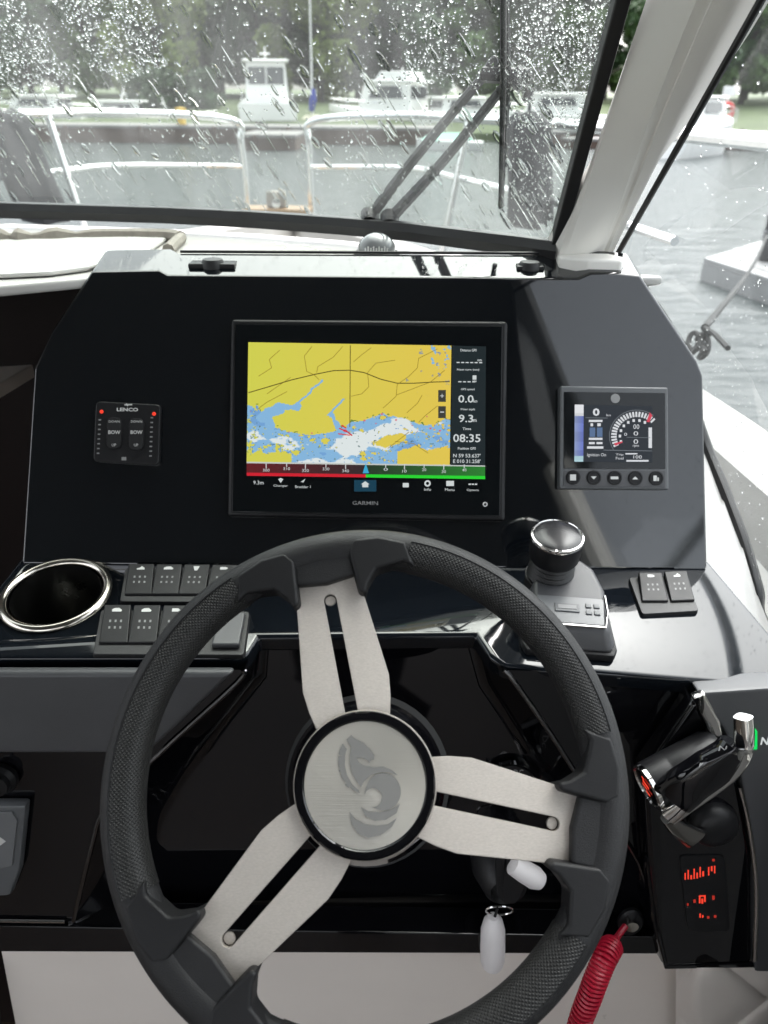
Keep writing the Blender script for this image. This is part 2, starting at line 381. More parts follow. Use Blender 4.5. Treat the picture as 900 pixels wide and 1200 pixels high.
# white liner wall below the window
mb = MB(); WF = [LEDGE.px(u, v, -0.004) for u, v in ((800, 630), (829, 668), (862, 714), (896, 760), (930, 806))]
low = [WF[0] + Vector((0, .12, .06)), WF[0], WF[1], WF[2], WF[3], WF[4], rel(0.42, 0.50, -0.60)]
low += [rel(0.43, 0.44, -0.62)] + [Vector((q.x + 0.004, q.y, H - 0.62)) for q in Q[8:]]
up = [Q[0]] + Q[1:7] + [Q[7]] + Q[8:]
low = low[:len(up)]
for i in range(len(up) - 1): mb.poly([low[i], low[i + 1], up[i + 1] + Vector((0, 0, -0.004)), up[i] + Vector((0, 0, -0.004))])
for i in range(7, len(up) - 1): mb.poly([Vector((low[i].x, low[i].y, H - 1.55)), Vector((low[i + 1].x, low[i + 1].y, H - 1.55)), low[i + 1], low[i]])
bmesh.ops.remove_doubles(mb.bm, verts=mb.bm.verts, dist=1e-5)
o = obj('cabin_wall', mb, M['lining'], recalc=True); tag(o, 'white moulded cabin side between the black console and the side window gasket', 'cabin wall')

# ---- port wall, roof and floor of the wheelhouse
mb = MB(); pw = [(-1.30, 1.0), (-1.45, 0.6), (-1.62, -0.3), (-1.74, -1.6)]
for (x0, y0), (x1, y1) in zip(pw, pw[1:]):
    mb.poly([rel(x0, y0, -1.55), rel(x1, y1, -1.55), rel(x1, y1, -0.42), rel(x0, y0, -0.42)])
    mb.poly([rel(x0 + .05, y0, 0.36), rel(x1 + .05, y1, 0.36), rel(x1 + .08, y1, 0.45), rel(x0 + .08, y0, 0.45)])
for (x0, y0) in pw[1:]:
    mb.box(rel(x0 - 0.02, y0 - 0.03, -0.43), rel(x0 + 0.05, y0 + 0.03, 0.37))
o = obj('cabin_wall', mb, M['whitein'], recalc=True); tag(o, 'white port side wall of the wheelhouse with window openings', 'cabin wall')
rc = [wpt(S * i / 20, WTOP) for i in range(21)]; zr = H + 0.40
mb = MB(); out = [Vector((p.x, p.y + 0.03, zr)) for p in rc] + [Vector((QT[0].x + 0.02, QT[0].y, zr)), Vector((0.62, -0.4, zr)), Vector((0.70, -1.7, zr)), Vector((-1.76, -1.7, zr)), Vector((-1.66, -0.4, zr))]
mb.prism(out, [p + Vector((0, 0, 0.07)) for p in out], 0.012)
o = obj('cabin_roof', mb, M['headliner']); tag(o, 'white hardtop roof over the wheelhouse', 'roof')
mb = MB()                                                         # aft bulkhead with a doorway to the cockpit
for (x0, x1, z0, z1) in ((-1.75, -1.60, -1.55, 0.30), (0.60, 0.72, -1.55, 0.25), (-1.75, -0.95, 0.30, 0.42), (-0.948, 0.72, 0.30, 0.42)):
    mb.box(rel(x0, -1.70, z0), rel(x1 - .002, -1.66, z1 - .002))
o = obj('aft_bulkhead', mb, M['pillar']); tag(o, 'pale frame of the open doorway at the aft end of the wheelhouse', 'bulkhead')
mb = MB(); mb.poly([rel(-1.9, -2.6, -1.55), rel(0.95, -2.6, -1.55), rel(0.95, 1.2, -1.55), rel(-1.9, 1.2, -1.55)])
M['deckteak'] = mat('teak_sole', (0.065, 0.047, 0.035), 0.5, var=0.3, vscale=25, stretch=(14, 1, 1))
cf = obj('cabin_floor', mb, M['deckteak']); tag(cf, 'dark cabin sole under the helm', 'floor', kind='structure')
# seat added out of view to give the gloss surfaces a pale reflection
HS = thing('reflection_seat', rel(-0.05, -0.55, -1.55), 'added unseen cream seat on a dark pedestal, there for reflections', 'seat')
mb = MB(); mb.box(rel(-.30, -.78, -.82), rel(.22, -.30, -.70), .035); obj('cushion', mb, M['vinyl'], HS)
mb = MB(); mb.box(rel(-.30, -.90, -.74), rel(.22, -.785, -.18), .035); obj('backrest', mb, M['vinyl'], HS)
mb = MB(); mb.lathe(rel(-.04, -.54, -1.55), (0, 0, 1), [(.17, 0), (.16, .03), (.06, .05), (.055, .72), (.12, .73)], 24); obj('pedestal', mb, M['satin'], HS)

# ---- white dash moulding ahead of the helm
mb = MB(); zt = H + TOPZ - 0.006
front = [Vector((p.x, p.y + 0.03, zt)) for p in [wpt(S * i / 30, 0) for i in range(31)]]
aftl = hitz(-140, 340, zt); af0 = hitz(0, 335, zt); af1 = hitz(98, 326, zt)
rear = [Vector((0.33, front[-1].y - 0.05, zt)), Vector((0.31, 0.93, zt)), Vector((af1.x + 0.03, 0.92, zt)), af1, af0, aftl, Vector((-1.36, aftl.y - .03, zt))]
out = front + rear
mb.prism([p - Vector((0, 0, 0.012)) for p in out], out, 0.004, 3)
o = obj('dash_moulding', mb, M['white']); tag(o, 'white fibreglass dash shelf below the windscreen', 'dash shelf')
# low padded cover lying on the shelf with a piped rear edge
zc = zt + 0.001
cpts = [hitz(u, v, zc) for u, v in ((-60, 330), (60, 324), (104, 318), (175, 297), (196, 283), (110, 281), (-60, 286))]
CV = thing('sunshade_cover', cpts[0], 'white padded cover with grey-brown piped edge lying on the dash shelf', 'cover')
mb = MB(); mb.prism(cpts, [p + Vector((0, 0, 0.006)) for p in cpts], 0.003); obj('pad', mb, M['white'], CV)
mb = MB(); pp = [hitz(u, v, zc + 0.006) for u, v in ((-60, 277), (0, 279), (30, 279), (90, 277), (150, 276), (196, 277), (212, 279))]
mb.tube(smooth_path(pp), [0.010 + 0.004 * math.sin(i * 1.3) * (i < 20) for i in range(len(smooth_path(pp)))], 8)
mb.tube([hitz(212, 279, zc + .006), hitz(204, 286, zc + .006), hitz(197, 293, zc + .006)], 0.008, 8)
obj('piping', mb, M['trim'], CV)

# ---- dark companionway left of the helm
mb = MB()
a = PANEL.hit(20, 660); xL = a.x - 0.01; ya = a.y
for q in ([(-1.36, 1.25, -.21), (xL + .1, 1.25, -.21), (xL + .1, 1.25, -1.5), (-1.36, 1.25, -1.5)], [(-1.36, .7, -1.3), (xL + .1, .7, -1.3), (xL + .1, 1.25, -1.3), (-1.36, 1.25, -1.3)],
          [(xL + .1, .92, -.21), (xL + .1, 1.25, -.21), (xL + .1, 1.25, -1.5), (xL + .1, .92, -1.5)], [(-1.36, .7, -.21), (-1.36, 1.25, -.21), (-1.36, 1.25, -1.5), (-1.36, .7, -1.5)],
          [(-1.36, .95, -.2), (xL + .1, .95, -.2), (xL + .1, 1.25, -.2), (-1.36, 1.25, -.2)]):
    mb.poly([rel(*p) for p in q])
o = obj('companionway', mb, M['darkwood']); tag(o, 'dark wood-lined companionway opening left of the black console', 'companionway')
mb = MB(); bz = Plane(rel(0, 0, -0.34), (0, 0, 1))
bp_ = [bz.px(u, v) for u, v in ((-70, 432), (0, 429), (39, 426.5), (0, 449), (-70, 487))]
mb.prism([p - Vector((0, 0, .02)) for p in bp_], bp_, 0.003); o = obj('companionway_shelf', mb, M['beige']); tag(o, 'small beige shelf edge showing in the companionway', 'shelf')

# ---- hull outside: side deck, bulwark, foredeck
def hull_half(y):                                                # half beam of the deck edge
    t = max(0, min(1, (y - 0.5) / 4.2)); return 1.14 * (1 - t ** 2.2) + 0.03
mb = MB(); ys = [-2.6, -1.6, -0.6, 0.2, 0.6, 0.9, 1.2, 1.6, 2.0, 2.4, 2.8, 3.2, 3.6, 4.0, 4.4, 4.7]
for sgn in (1, -1):
    rows = []
    for y in ys:
        hb = hull_half(y); zb = -0.46 - 0.03 * max(0, y - 1)
        prof = [(max(0.0, hb - .20) if y < 1.6 else 0.0, zb - .14), (max(0.0, hb - .20) + .001, zb - .13), (max(0.0, hb - .16), zb - .12), (max(0.0, hb - .12), zb - .09), (max(0, hb - .10), zb - .015), (max(0, hb - .07), zb), (hb, zb), (hb + .015, zb - .015), (hb, zb - .3), (hb * .93, zb - .8), (hb * .8, -H - .2)]
        rows.append([mb.bm.verts.new(rel(XC + sgn * x, y, z)) for x, z in prof])
    for A, B in zip(rows, rows[1:]):
        for k in range(len(A) - 1): mb.bm.faces.new((A[k], A[k + 1], B[k + 1], B[k]))
bmesh.ops.remove_doubles(mb.bm, verts=mb.bm.verts, dist=1e-4)
M['deck'] = mat('speckled_nonslip_deck', (0.225, 0.222, 0.205), 0.4, var=0.06, vscale=15, bump=0.3, bscale=350)
t = M['deck'].node_tree; b = t.nodes['Principled BSDF']; lk = b.inputs['Base Color'].links[0].from_socket
vo = t.nodes.new('ShaderNodeTexVoronoi'); vo.inputs['Scale'].default_value = 75; vo.inputs['Randomness'].default_value = 1
tc = t.nodes['Texture Coordinate']; t.links.new(tc.outputs['Object'], vo.inputs['Vector'])
mr = t.nodes.new('ShaderNodeMapRange'); mr.inputs[1].default_value = 0.10; mr.inputs[2].default_value = 0.16; mr.inputs[3].default_value = 0.75; mr.inputs[4].default_value = 0.0; t.links.new(vo.outputs['Distance'], mr.inputs[0])
mx = t.nodes.new('ShaderNodeMix'); mx.data_type = 'RGBA'; mx.inputs['B'].default_value = (0.14, 0.13, 0.12, 1)
t.links.new(mr.outputs[0], mx.inputs['Factor']); t.links.new(lk, mx.inputs['A']); t.links.new(mx.outputs['Result'], b.inputs['Base Color'])
o = obj('boat_hull', mb, M['deck'], recalc=True); tag(o, 'white speckled side deck and hull of the boat outside the side window', 'hull')

# ================================================================== LARGE STRUCTURE: water, shore, quay
m = bpy.data.materials.new('harbour_water'); m.use_nodes = True; t = m.node_tree; b = t.nodes['Principled BSDF']
b.inputs['Base Color'].default_value = (0.035, 0.045, 0.045, 1); b.inputs['Roughness'].default_value = 0.22; b.inputs['IOR'].default_value = 1.33
tc = t.nodes.new('ShaderNodeTexCoord'); n1 = t.nodes.new('ShaderNodeTexNoise'); n1.inputs['Scale'].default_value = 1.1; n1.inputs['Detail'].default_value = 9; n1.inputs['Roughness'].default_value = 0.62
mp = t.nodes.new('ShaderNodeMapping'); mp.inputs['Scale'].default_value = (1.0, 1.8, 1); t.links.new(tc.outputs['Object'], mp.inputs[0]); t.links.new(mp.outputs[0], n1.inputs['Vector'])
bp = t.nodes.new('ShaderNodeBump'); bp.inputs['Strength'].default_value = 1.0; bp.inputs['Distance'].default_value = 0.10
t.links.new(n1.outputs['Fac'], bp.inputs['Height']); t.links.new(bp.outputs[0], b.inputs['Normal'])
M['water'] = m
mb = MB(); mb.poly([(-900, -300, 0), (900, -300, 0), (900, 1500, 0), (-900, 1500, 0)])
o = obj('water', mb, M['water']); tag(o, kind='structure')
QY = 52.0                                                        # far quay distance
M['grass'] = mat('wet_grass', (0.06, 0.085, 0.03), 0.8, var=0.5, vscale=0.6, bump=0.4, bscale=3)
mb = MB(); gx = 30; rows = []
for j, (y, z) in enumerate(((QY + 6, 0.5), (QY + 8, 1.1), (QY + 14, 1.7), (QY + 26, 2.2), (QY + 60, 3.0), (QY + 160, 5), (1400, 8))):
    rows.append([mb.bm.verts.new((-420 + 840 * i / gx if y < 1000 else -2400 + 4800 * i / gx, y, z + (0.4 * mnoise.noise((i * .7, j * .9, 0)) if j > 1 else 0))) for i in range(gx + 1)])
for A, B in zip(rows, rows[1:]):
    for i in range(gx): mb.bm.faces.new((A[i], A[i + 1], B[i + 1], B[i]))
r0 = rows[0]; lowv = [mb.bm.verts.new((v.co.x, v.co.y - .3, -1)) for v in r0]
for i in range(gx): mb.bm.faces.new((lowv[i], lowv[i + 1], r0[i + 1], r0[i]))
o = obj('ground', mb, M['grass'], recalc=True); tag(o, kind='structure')

# ================================================================== HELM CONSOLE
HC = thing('helm_console', fb, 'glossy black helm console carrying screens, switches and the wheel', 'console')
out = [(25, 661), (40, 432), (60, 391), (107, 319), (186, 317.5), (196, 323), (678, 325.5), (692, 319.5), (722, 320), (750, 323), (817, 424), (824, 441), (829, 668)]
mb = MB(); base = [PANEL.px(u, v) for u, v in out]
mb.prism(base, [p + Vector((0, 0.062, 0.0145)) for p in base], 0.003, 3)
obj('instrument_panel', mb, M['panel'], HC)
mb = MB()
led = [(24, 652), (-65, 771), (284, 771), (293, 764), (303, 747), (557, 744.5), (572, 768), (590, 780), (640, 785), (700, 788), (960, 809), (829, 655)]
mb.pxprism(LEDGE, led, -0.022, 0.0, 0.005, seg=3); ledge_o = obj('ledge', mb, M['gel'], HC)
BACK = FASCIA.up(-0.055)
fr = [(285, 785), (278, 800), (190, 880), (125, 945), (108, 990), (85, 1085), (772, 1105), (748, 1010), (690, 930), (645, 860), (603, 800), (590, 785)]
bk = [(303, 745), (300, 790), (215, 905), (190, 950), (180, 985), (175, 1068), (690, 1080), (672, 1000), (645, 920), (610, 860), (572, 800), (558, 745)]
mb = MB()
mb.poly([FASCIA.px(u, v, -0.001) for u, v in [(-70, 783)] + fr[:6] + [(-70, 1085)]])
obj('fascia', mb, M['gelgloss'], HC, smooth=False, recalc=True)
mb = MB(); mb.poly([FASCIA.px(u, v, -0.001) for u, v in fr[6:] + [(960, 800), (960, 1108)]])
obj('fascia', mb, M['gelgloss'], HC, smooth=False, recalc=True)
mb = MB(); A = [mb.bm.verts.new(FASCIA.px(*p)) for p in fr]; B = [mb.bm.verts.new(BACK.px(*p)) for p in bk]
for i in range(11): mb.bm.faces.new((A[i], A[i + 1], B[i + 1], B[i]))
mb.bm.faces.new(B)
bmesh.ops.recalc_face_normals(mb.bm, faces=mb.bm.faces)
bmesh.ops.bevel(mb.bm, geom=[e for e in mb.bm.edges if len(e.link_faces) == 2 and e.calc_face_angle(0) > R(15)], offset=0.012, segments=4, profile=0.5, affect='EDGES', clamp_overlap=True)
obj('wheel_recess', mb, M['gelgloss'], HC, recalc=True)
for seq in (fr[:6], fr[6:]):
    mb = MB(); mb.tube(smooth_path([FASCIA.px(u, v, 0.0005) for u, v in seq], 5), 0.0026, 8); obj('recess_lip', mb, M['lip'], HC)
mb = MB(); mb.tube([FASCIA.px(80, 1083, 0.002), FASCIA.px(132, 1068, -.02)], 0.0026, 8); obj('recess_lip', mb, M['lip'], HC)
mb = MB(); mb.pxprism(FASCIA, [(-70, 1084), (785, 1098), (785, 1119), (-70, 1116)], -0.03, 0.006, 0.003); obj('lower_rail', mb, M['gelgloss'], HC)
mb = MB(); mb.tube([FASCIA.px(-70, 1078, .002), FASCIA.px(76, 1080, .002)], 0.0018, 6); obj('trim_strip', mb, M['chrome'], HC)
mb = MB(); mb.pxprism(FASCIA, [(-70, 789), (274, 789), (186, 872), (170, 884), (-70, 884)], 0.0, 0.014, 0.005, seg=3); obj('glovebox_lid', mb, M['greyplastic'], HC)
# white base moulding under the console
WB = Plane(fb + Vector((0, 0.015, 0)), (0, -1, 0), X0)
mb = MB(); q = [WB.loc(u, v) for u, v in ((-3, 1100), (900, 1100), (1000, 1500), (75, 1500))]
mb.pprism(WB, q, -0.03, 0.0, 0.004)
o = obj('base_moulding', mb, M['whitein']); tag(o, 'plain white moulding under the black console', 'moulding')
# quilted upholstery at the right of the base
QP = Plane(WB.hit(850, 1150) + Vector((0, -0.03, 0)), Vector((0.12, -1, 0.05)), X0)
mb = MB(); nx, ny = 130, 80; gg = []
for j in range(ny + 1):
    rw = []
    for i in range(nx + 1):
        u = 792 + 190 * i / nx; v = 1134 + 140 * j / ny
        d = min(abs(math.sin((u * 0.8 + v) / 105 * math.pi)), abs(math.sin((u * 0.8 - v + 30) / 105 * math.pi)))
        e = math.sin(min(1, i / 22) * math.pi / 2)
        rw.append(mb.bm.verts.new(QP.px(u, v, -0.008 + (0.008 * (1 - (1 - d) ** 3) + .016) * e)))
    gg.append(rw)
for j in range(ny):
    for i in range(nx): mb.bm.faces.new((gg[j][i], gg[j + 1][i], gg[j + 1][i + 1], gg[j][i + 1]))
o = obj('quilted_cushion', mb, M['vinyl'], recalc=True); tag(o, 'cream quilted vinyl cushion below the throttle', 'cushion')
# dark seat-side seen at the lower left corner
mb = MB(); mb.pprism(WB, [WB.loc(u, v) for u, v in ((-120, 1119), (-8, 1119), (60, 1500), (-120, 1500))], 0.004, 0.02, 0.003)
o = obj('locker_door', mb, M['darkwood']); tag(o, 'dark wood locker edge beside the white base moulding', 'locker')

mb = MB(); mb.tube([PANEL.px(u, v) + Vector((0, 0.062, 0.0155)) for u, v in ((198, 322.5), (676, 324.8))], 0.0018, 8); obj('rear_edge_strip', mb, M['satin'], HC)
FT = Plane(rel(0, 0.95, TOPZ + 0.0165), (0, 0, 1), X0)
mb = MB(); q = [FT.px(u, v) for u, v in ((650, 295.5), (714, 297), (734, 301.5), (729, 305), (690, 304.5), (656, 301.5))]
mb.prism([p - Vector((0, 0, .02)) for p in q], q, .003, 3); o = obj('pillar_foot', mb, M['pillar']); tag(o, 'pale moulded foot where the pillar meets the console top', 'trim')
# ---- items on top of the panel
TP = Plane(rel(0, 0.95, TOPZ), (0, 0, 1), X0)
for (u, v, w, lab) in ((250, 311, 27, 'black catch with wings on the console top above the trim switch'), (620, 314, 16, 'round black knob on the console top beside the pillar')):
    p = TP.hit(u, v + 4)
    K = thing('panel_catch', p, lab, 'catch', None)
    mb = MB(); mb.lathe(p, (0, 0, 1), [(0.014, 0), (0.014, 0.006), (0.011, 0.011), (0.0, 0.012)], 20); obj('knob', mb, M['rubber'], K)
    mb = MB(); s = w / FPX * 0.9
    mb.box((p.x - s, p.y - 0.010, p.z + 0.0005), (p.x + s, p.y + 0.012, p.z + 0.0075), 0.002); obj('wing', mb, M['satin'], K)
p = TP.hit(441, 300)
p = Vector((p.x, p.y + .03, H + TOPZ - 0.006))
CP = thing('dash_compass', p, 'small grey domed compass on the white dash behind the console', 'compass')
mb = MB(); mb.lathe(p, (0, 0, 1), [(0.030, 0), (0.030, 0.005), (0.026, 0.008), (0, 0.008)], 28); obj('base', mb, M['matte'], CP)
mb = MB(); mb.lathe(p, (0, 0, 1), [(0.025, 0.008)] + [(0.025 * math.cos(a), 0.008 + 0.022 * math.sin(a)) for a in [R(x) for x in range(10, 91, 10)]], 28)
M['domeg'] = mat('smoky_dome', (0.16, 0.165, 0.17), 0.08, coat=0.5); obj('dome', mb, M['domeg'], CP)
cpl = Plane(p + Vector((0, -0.0262, 0.014)), (0, -1, 0.15), X0)
mb = MB()
for k in range(-4, 5): mb.pprism(cpl, [(k * .0035 - .0009, -.004), (k * .0035 + .0009, -.004), (k * .0035 + .0009, .003 if k % 2 else .001), (k * .0035 - .0009, .003 if k % 2 else .001)], -0.0012 - abs(k) * .0004, 0.0)
obj('card_marks', mb, M['icon'], CP)

# ================================================================== CHARTPLOTTER
CPLOT = thing('chartplotter', PANEL.px(430, 608), 'large black chartplotter showing a yellow and blue sea chart', 'chartplotter')
mb = MB(); mb.pxprism(PANEL, [(270, 373), (596, 375.5), (592.5, 612), (266, 606)], -0.002, 0.011, 0.004, 0.006, 3); obj('housing', mb, M['satin'], CPLOT)
mb = MB(); mb.pxprism(PANEL.up(.011), [(276, 380), (589, 382), (586, 605), (272, 600)], -0.002, 0.0012, 0.0008); obj('cover_glass', mb, M['glassblk'], CPLOT)
D = PANEL.up(0.0128)
def bil(c, s, t):                                               # corners TL TR BR BL in photo pixels
    a = (c[0][0] + (c[1][0] - c[0][0]) * s, c[0][1] + (c[1][1] - c[0][1]) * s); b = (c[3][0] + (c[2][0] - c[3][0]) * s, c[3][1] + (c[2][1] - c[3][1]) * s)
    return (a[0] + (b[0] - a[0]) * t, a[1] + (b[1] - a[1]) * t)
def screen_grid(name, parent, pl, corners, nx, ny, fn, matr):
    me = bpy.data.meshes.new(name); org = Vector(parent['_w'])
    vs_, fs, cols = [], [], []
    for j in range(ny + 1):
        for i in range(nx + 1):
            vs_.append(pl.px(*bil(corners, i / nx, j / ny)) - org)
    for j in range(ny):
        for i in range(nx):
            a = j * (nx + 1) + i; fs.append((a + nx + 1, a + nx + 2, a + 1, a)); cols.append(fn((i + .5) / nx, (j + .5) / ny))
    me.from_pydata(vs_, [], fs); ca = me.color_attributes.new('chart', 'FLOAT_COLOR', 'CORNER')
    buf = []
    for c in cols: buf += [c[0], c[1], c[2], 1.0] * 4
    ca.data.foreach_set('color', buf); me.materials.append(matr)
    o = bpy.data.objects.new(name, me); COL.objects.link(o); o.parent = parent; o['_w'] = list(org); return o
m = bpy.data.materials.new('lit_screen'); m.use_nodes = True; t = m.node_tree; b = t.nodes['Principled BSDF']
at = t.nodes.new('ShaderNodeAttribute'); at.attribute_name = 'chart'; b.inputs['Base Color'].default_value = (0.01, 0.01, 0.01, 1); b.inputs['Roughness'].default_value = 0.12; b.inputs['IOR'].default_value = 1.3
b.inputs['Emission Strength'].default_value = 0.88 * EG; t.links.new(at.outputs['Color'], b.inputs['Emission Color']); M['lit'] = m
coast = [(0, .53), (.045, .53), (.09, .62), (.12, .70), (.17, .73), (.25, .765), (.33, .755), (.43, .74), (.465, .70), (.5, .665), (.56, .65), (.63, .60), (.68, .585), (.77, .62), (.84, .66), (.92, .67), (.97, .62), (1.0, .63)]
def coast_y(x):
    best = 1
    for (x0, y0), (x1, y1) in zip(coast, coast[1:]):
        if x0 <= x < x1: best = min(best, y0 + (y1 - y0) * (x - x0) / (x1 - x0))
    return best
LAND, SHAL, DEEP, GRN = srgb(238, 212, 84), srgb(140, 190, 230), srgb(232, 240, 240), srgb(110, 140, 60)
def fbm(x, y, z=0.0): return mnoise.fractal((x, y, z), 1.0, 2.0, 5)
def chart(s, t_):
    g = fbm(s * 9, t_ * 6, 3); yc = coast_y(min(s + 0.006 * fbm(s * 30, t_ * 30, 9), 0.999)) + 0.018 * fbm(s * 22, t_ * 14, 1)
    tint = 0.9 + 0.14 * (1 - s) * (1 - t_)
    land = (LAND[0] * (0.82 + .16 * s), LAND[1] * (1.06 - .12 * s), LAND[2] * 1.0)
    creek = abs((s - 0.235) - (0.53 - t_) * 0.60 + 0.012 * fbm(s * 20, t_ * 20, 4)) < 0.007 and 0.30 < t_ < 0.55
    creek2 = abs((s - 0.42) - (0.56 - t_) * 0.55) < 0.006 and 0.46 < t_ < 0.60
    def seg(x0, y0, x1, y1):
        q = max(0, min(1, ((s - x0) * (x1 - x0) + (t_ - y0) * (y1 - y0)) / ((x1 - x0) ** 2 + (y1 - y0) ** 2))); return math.hypot(s - x0 - q * (x1 - x0), (t_ - y0 - q * (y1 - y0)) * .7) + .012 * fbm(s * 26, t_ * 20, 6)
    if creek or creek2 or seg(.08, .62, .16, .55) < .034 or seg(.16, .55, .245, .53) < .018 or seg(.10, .62, .12, .74) < .02 or seg(.42, .60, .455, .72) < .013: return SHAL
    if s > 0.9 and t_ < 0.2 and fbm(s * 28, t_ * 22, 7) > 0.36: return SHAL
    if s > 0.78 and t_ < 0.35 and fbm(s * 24, t_ * 22, 2) > 0.62: return srgb(150, 160, 170)
    if t_ < yc:
        if t_ > yc - 0.02 and fbm(s * 40, t_ * 40, 5) > 0.35: return GRN
        return land
    k = t_ - yc; band = (s - 0.36 - (1.0 - t_) * 1.05) / 0.17
    deep = 0.75 * fbm(s * 7 + 4, t_ * 8, 11) + 0.42 * math.exp(-band * band) + 0.5 * math.exp(-((s - 0.04) ** 2 + (t_ - 0.80) ** 2) / 0.006) - 0.06 - 0.25 * math.exp(-k / .03)
    isl = max(fbm(s * 22 + 9, t_ * 19, 21), 0.85 * fbm(s * 38, t_ * 32, 41)) + .02 - 0.35 * math.exp(-band * band * 2)
    if ((s - 0.71) / 0.075) ** 2 + ((t_ - 0.80 + (s - .71) * .45 + .012 * fbm(s * 30, t_ * 30, 2)) / 0.05) ** 2 < 1: return land
    if s > 0.74 and t_ > 0.86 + 0.05 * fbm(s * 14, 1, 1) + .3 * max(0, .80 - s): return land
    if s < .22 and t_ > .92 + .04 * fbm(s * 25, 2, 3): return land
    if isl > 0.36: return land if isl > 0.42 else (srgb(120, 150, 110) if isl > .40 else srgb(100, 150, 205))
    e = fbm(s * 45, t_ * 38, 31)
    if e > 0.66: return srgb(205, 120, 150) if k < .06 else srgb(90, 120, 120)
    if deep > 0.22: return DEEP
    if deep > 0.17: return srgb(186, 214, 236)
    return SHAL if deep > -.35 else srgb(120, 170, 222)
CC = [(291, 401), (529, 405), (527, 545), (289, 541)]
chart_o = screen_grid('chart', CPLOT, D, CC, 240, 146, chart, M['lit'])
M['road'] = emit('chart_road', srgb(110, 96, 30), 0.8); M['contour'] = emit('chart_contour', srgb(160, 136, 40), 0.8); M['pink'] = emit('chart_pink', srgb(230, 110, 130), 0.8)
M['boatred'] = emit('chart_boat', srgb(220, 40, 40), 0.9)
def cz(z): return [(285 + x / 3.6, 395 + y / 3.6) for x, y in z]
mb = MB()
mb.line_px(D, cz([(22, 235), (100, 212), (200, 182), (300, 158), (380, 142), (450, 140), (510, 150), (580, 178), (650, 195), (720, 195), (800, 190), (872, 188)]), 1.2, 0.0003)
mb.line_px(D, cz([(452, 35), (450, 380)]), 1.0, 0.0003)
obj('chart_lines', mb, M['road'], CPLOT, smooth=False)
mb = MB()
for z in ([(155, 55), (110, 95), (120, 130), (65, 165)], [(290, 40), (258, 80), (268, 145), (300, 160), (320, 180)], [(420, 40), (380, 85), (315, 125), (310, 150)], [(465, 105), (500, 75), (540, 45)],
          [(640, 98), (560, 110), (525, 150), (530, 210), (500, 240), (455, 250)], [(820, 50), (740, 90), (735, 130), (700, 165), (650, 200), (645, 250), (590, 300)], [(185, 230), (100, 275), (60, 305)],
          [(200, 170), (100, 240)], [(850, 140), (790, 190), (645, 245)], [(755, 245), (735, 280), (690, 320)], [(820, 290), (770, 330), (740, 360)], [(610, 470), (700, 400)], [(640, 440), (720, 450), (780, 490)]):
    mb.line_px(D, cz(z), 0.7, 0.0003)
obj('chart_lines', mb, M['contour'], CPLOT, smooth=False)
mb = MB()
for (x, y, r_) in ((420, 375, 3), (430, 395, 5), (512, 352, 3), (585, 325, 3), (645, 350, 3), (790, 385, 3), (290, 405, 2.5), (775, 335, 2), (560, 365, 2), (830, 395, 3)):
    u, v = cz([(x, y)])[0]; mb.poly([D.px(u + r_ * .5 * math.cos(a), v + r_ * .4 * math.sin(a), 0.0004) for a in (0, -1.2, -2.4, -3.6, -4.8)])
tag(obj('chart_marks', mb, M['pink'], CPLOT, smooth=False), kind='stuff')
mb = MB(); mb.line_px(D, cz([(405, 385), (440, 400), (460, 416)]), 1.5, 0.0005); mb.line_px(D, cz([(415, 372), (435, 385)]), 1.5, 0.0005); mb.line_px(D, cz([(400, 408), (450, 414)]), 1.2, 0.0005)
obj('boat_mark', mb, M['boatred'], CPLOT, smooth=False)
M['keygrey'] = emit('zoom_key', srgb(66, 66, 60), 0.8)
for (v, s) in ((464, '+'), (483, '-')):
    mb = MB(); mb.quad_px(D, 513.5, v - 7, 522.5, v + 7, 0.0005); k = obj('zoom_key', mb, M['keygrey'], CPLOT, smooth=False)
    mb = MB(); mb.text(D, 518, v, 4.5, s, 0.0008, hpx=4.5 if s == '+' else 1.2); obj('symbol', mb, M['wtxt'], k, smooth=False)
# data column
M['colbg'] = emit('data_column', srgb(26, 38, 42), 0.8)
mb = MB(); mb.poly([D.px(u, v, 0.0002) for u, v in ((528, 545), (568.5, 545.5), (569.5, 406), (530, 405))]); obj('data_column', mb, M['colbg'], CPLOT, smooth=False)
mb = MB()
for (u, v, w, tx, hp) in ((549, 410.5, 19, 'Distance GPS', 3.0), (550, 425, 30, '_ _ _ _ _ _', 1.2), (562, 422.5, 5, 'nm', 2.2), (548.5, 433.5, 26, 'Next turn (nm)', 3.0), (547, 447.5, 20, '_ _ _ _', 1.2), (556, 442.5, 4.5, '1', 5), (556, 447, 4.5, 'nm', 2), (548, 456.5, 16, 'GPS speed', 3.0),
                         (546, 467.5, 18, '0.0', 9), (557, 470, 4.5, 'kn', 3.6), (548, 480, 17, 'Water depth', 3.0), (546, 490.5, 17, '9.3', 9), (556.5, 493, 4, 'm', 3.0), (547, 502.5, 10, 'Time', 3.0), (547, 513.5, 32, '08:35', 9.5), (547, 525.5, 21, 'Position GPS', 3.0),
                         (547, 534, 32, "N 59 53.637'", 4.4), (547, 540.5, 32, "E 010 31.258'", 4.4)):
    mb.text(D, u, v, w, tx, 0.0006, hpx=hp, bold=0.012)
tag(obj('lettering', mb, M['wtxt'], CPLOT, smooth=False), kind='stuff')
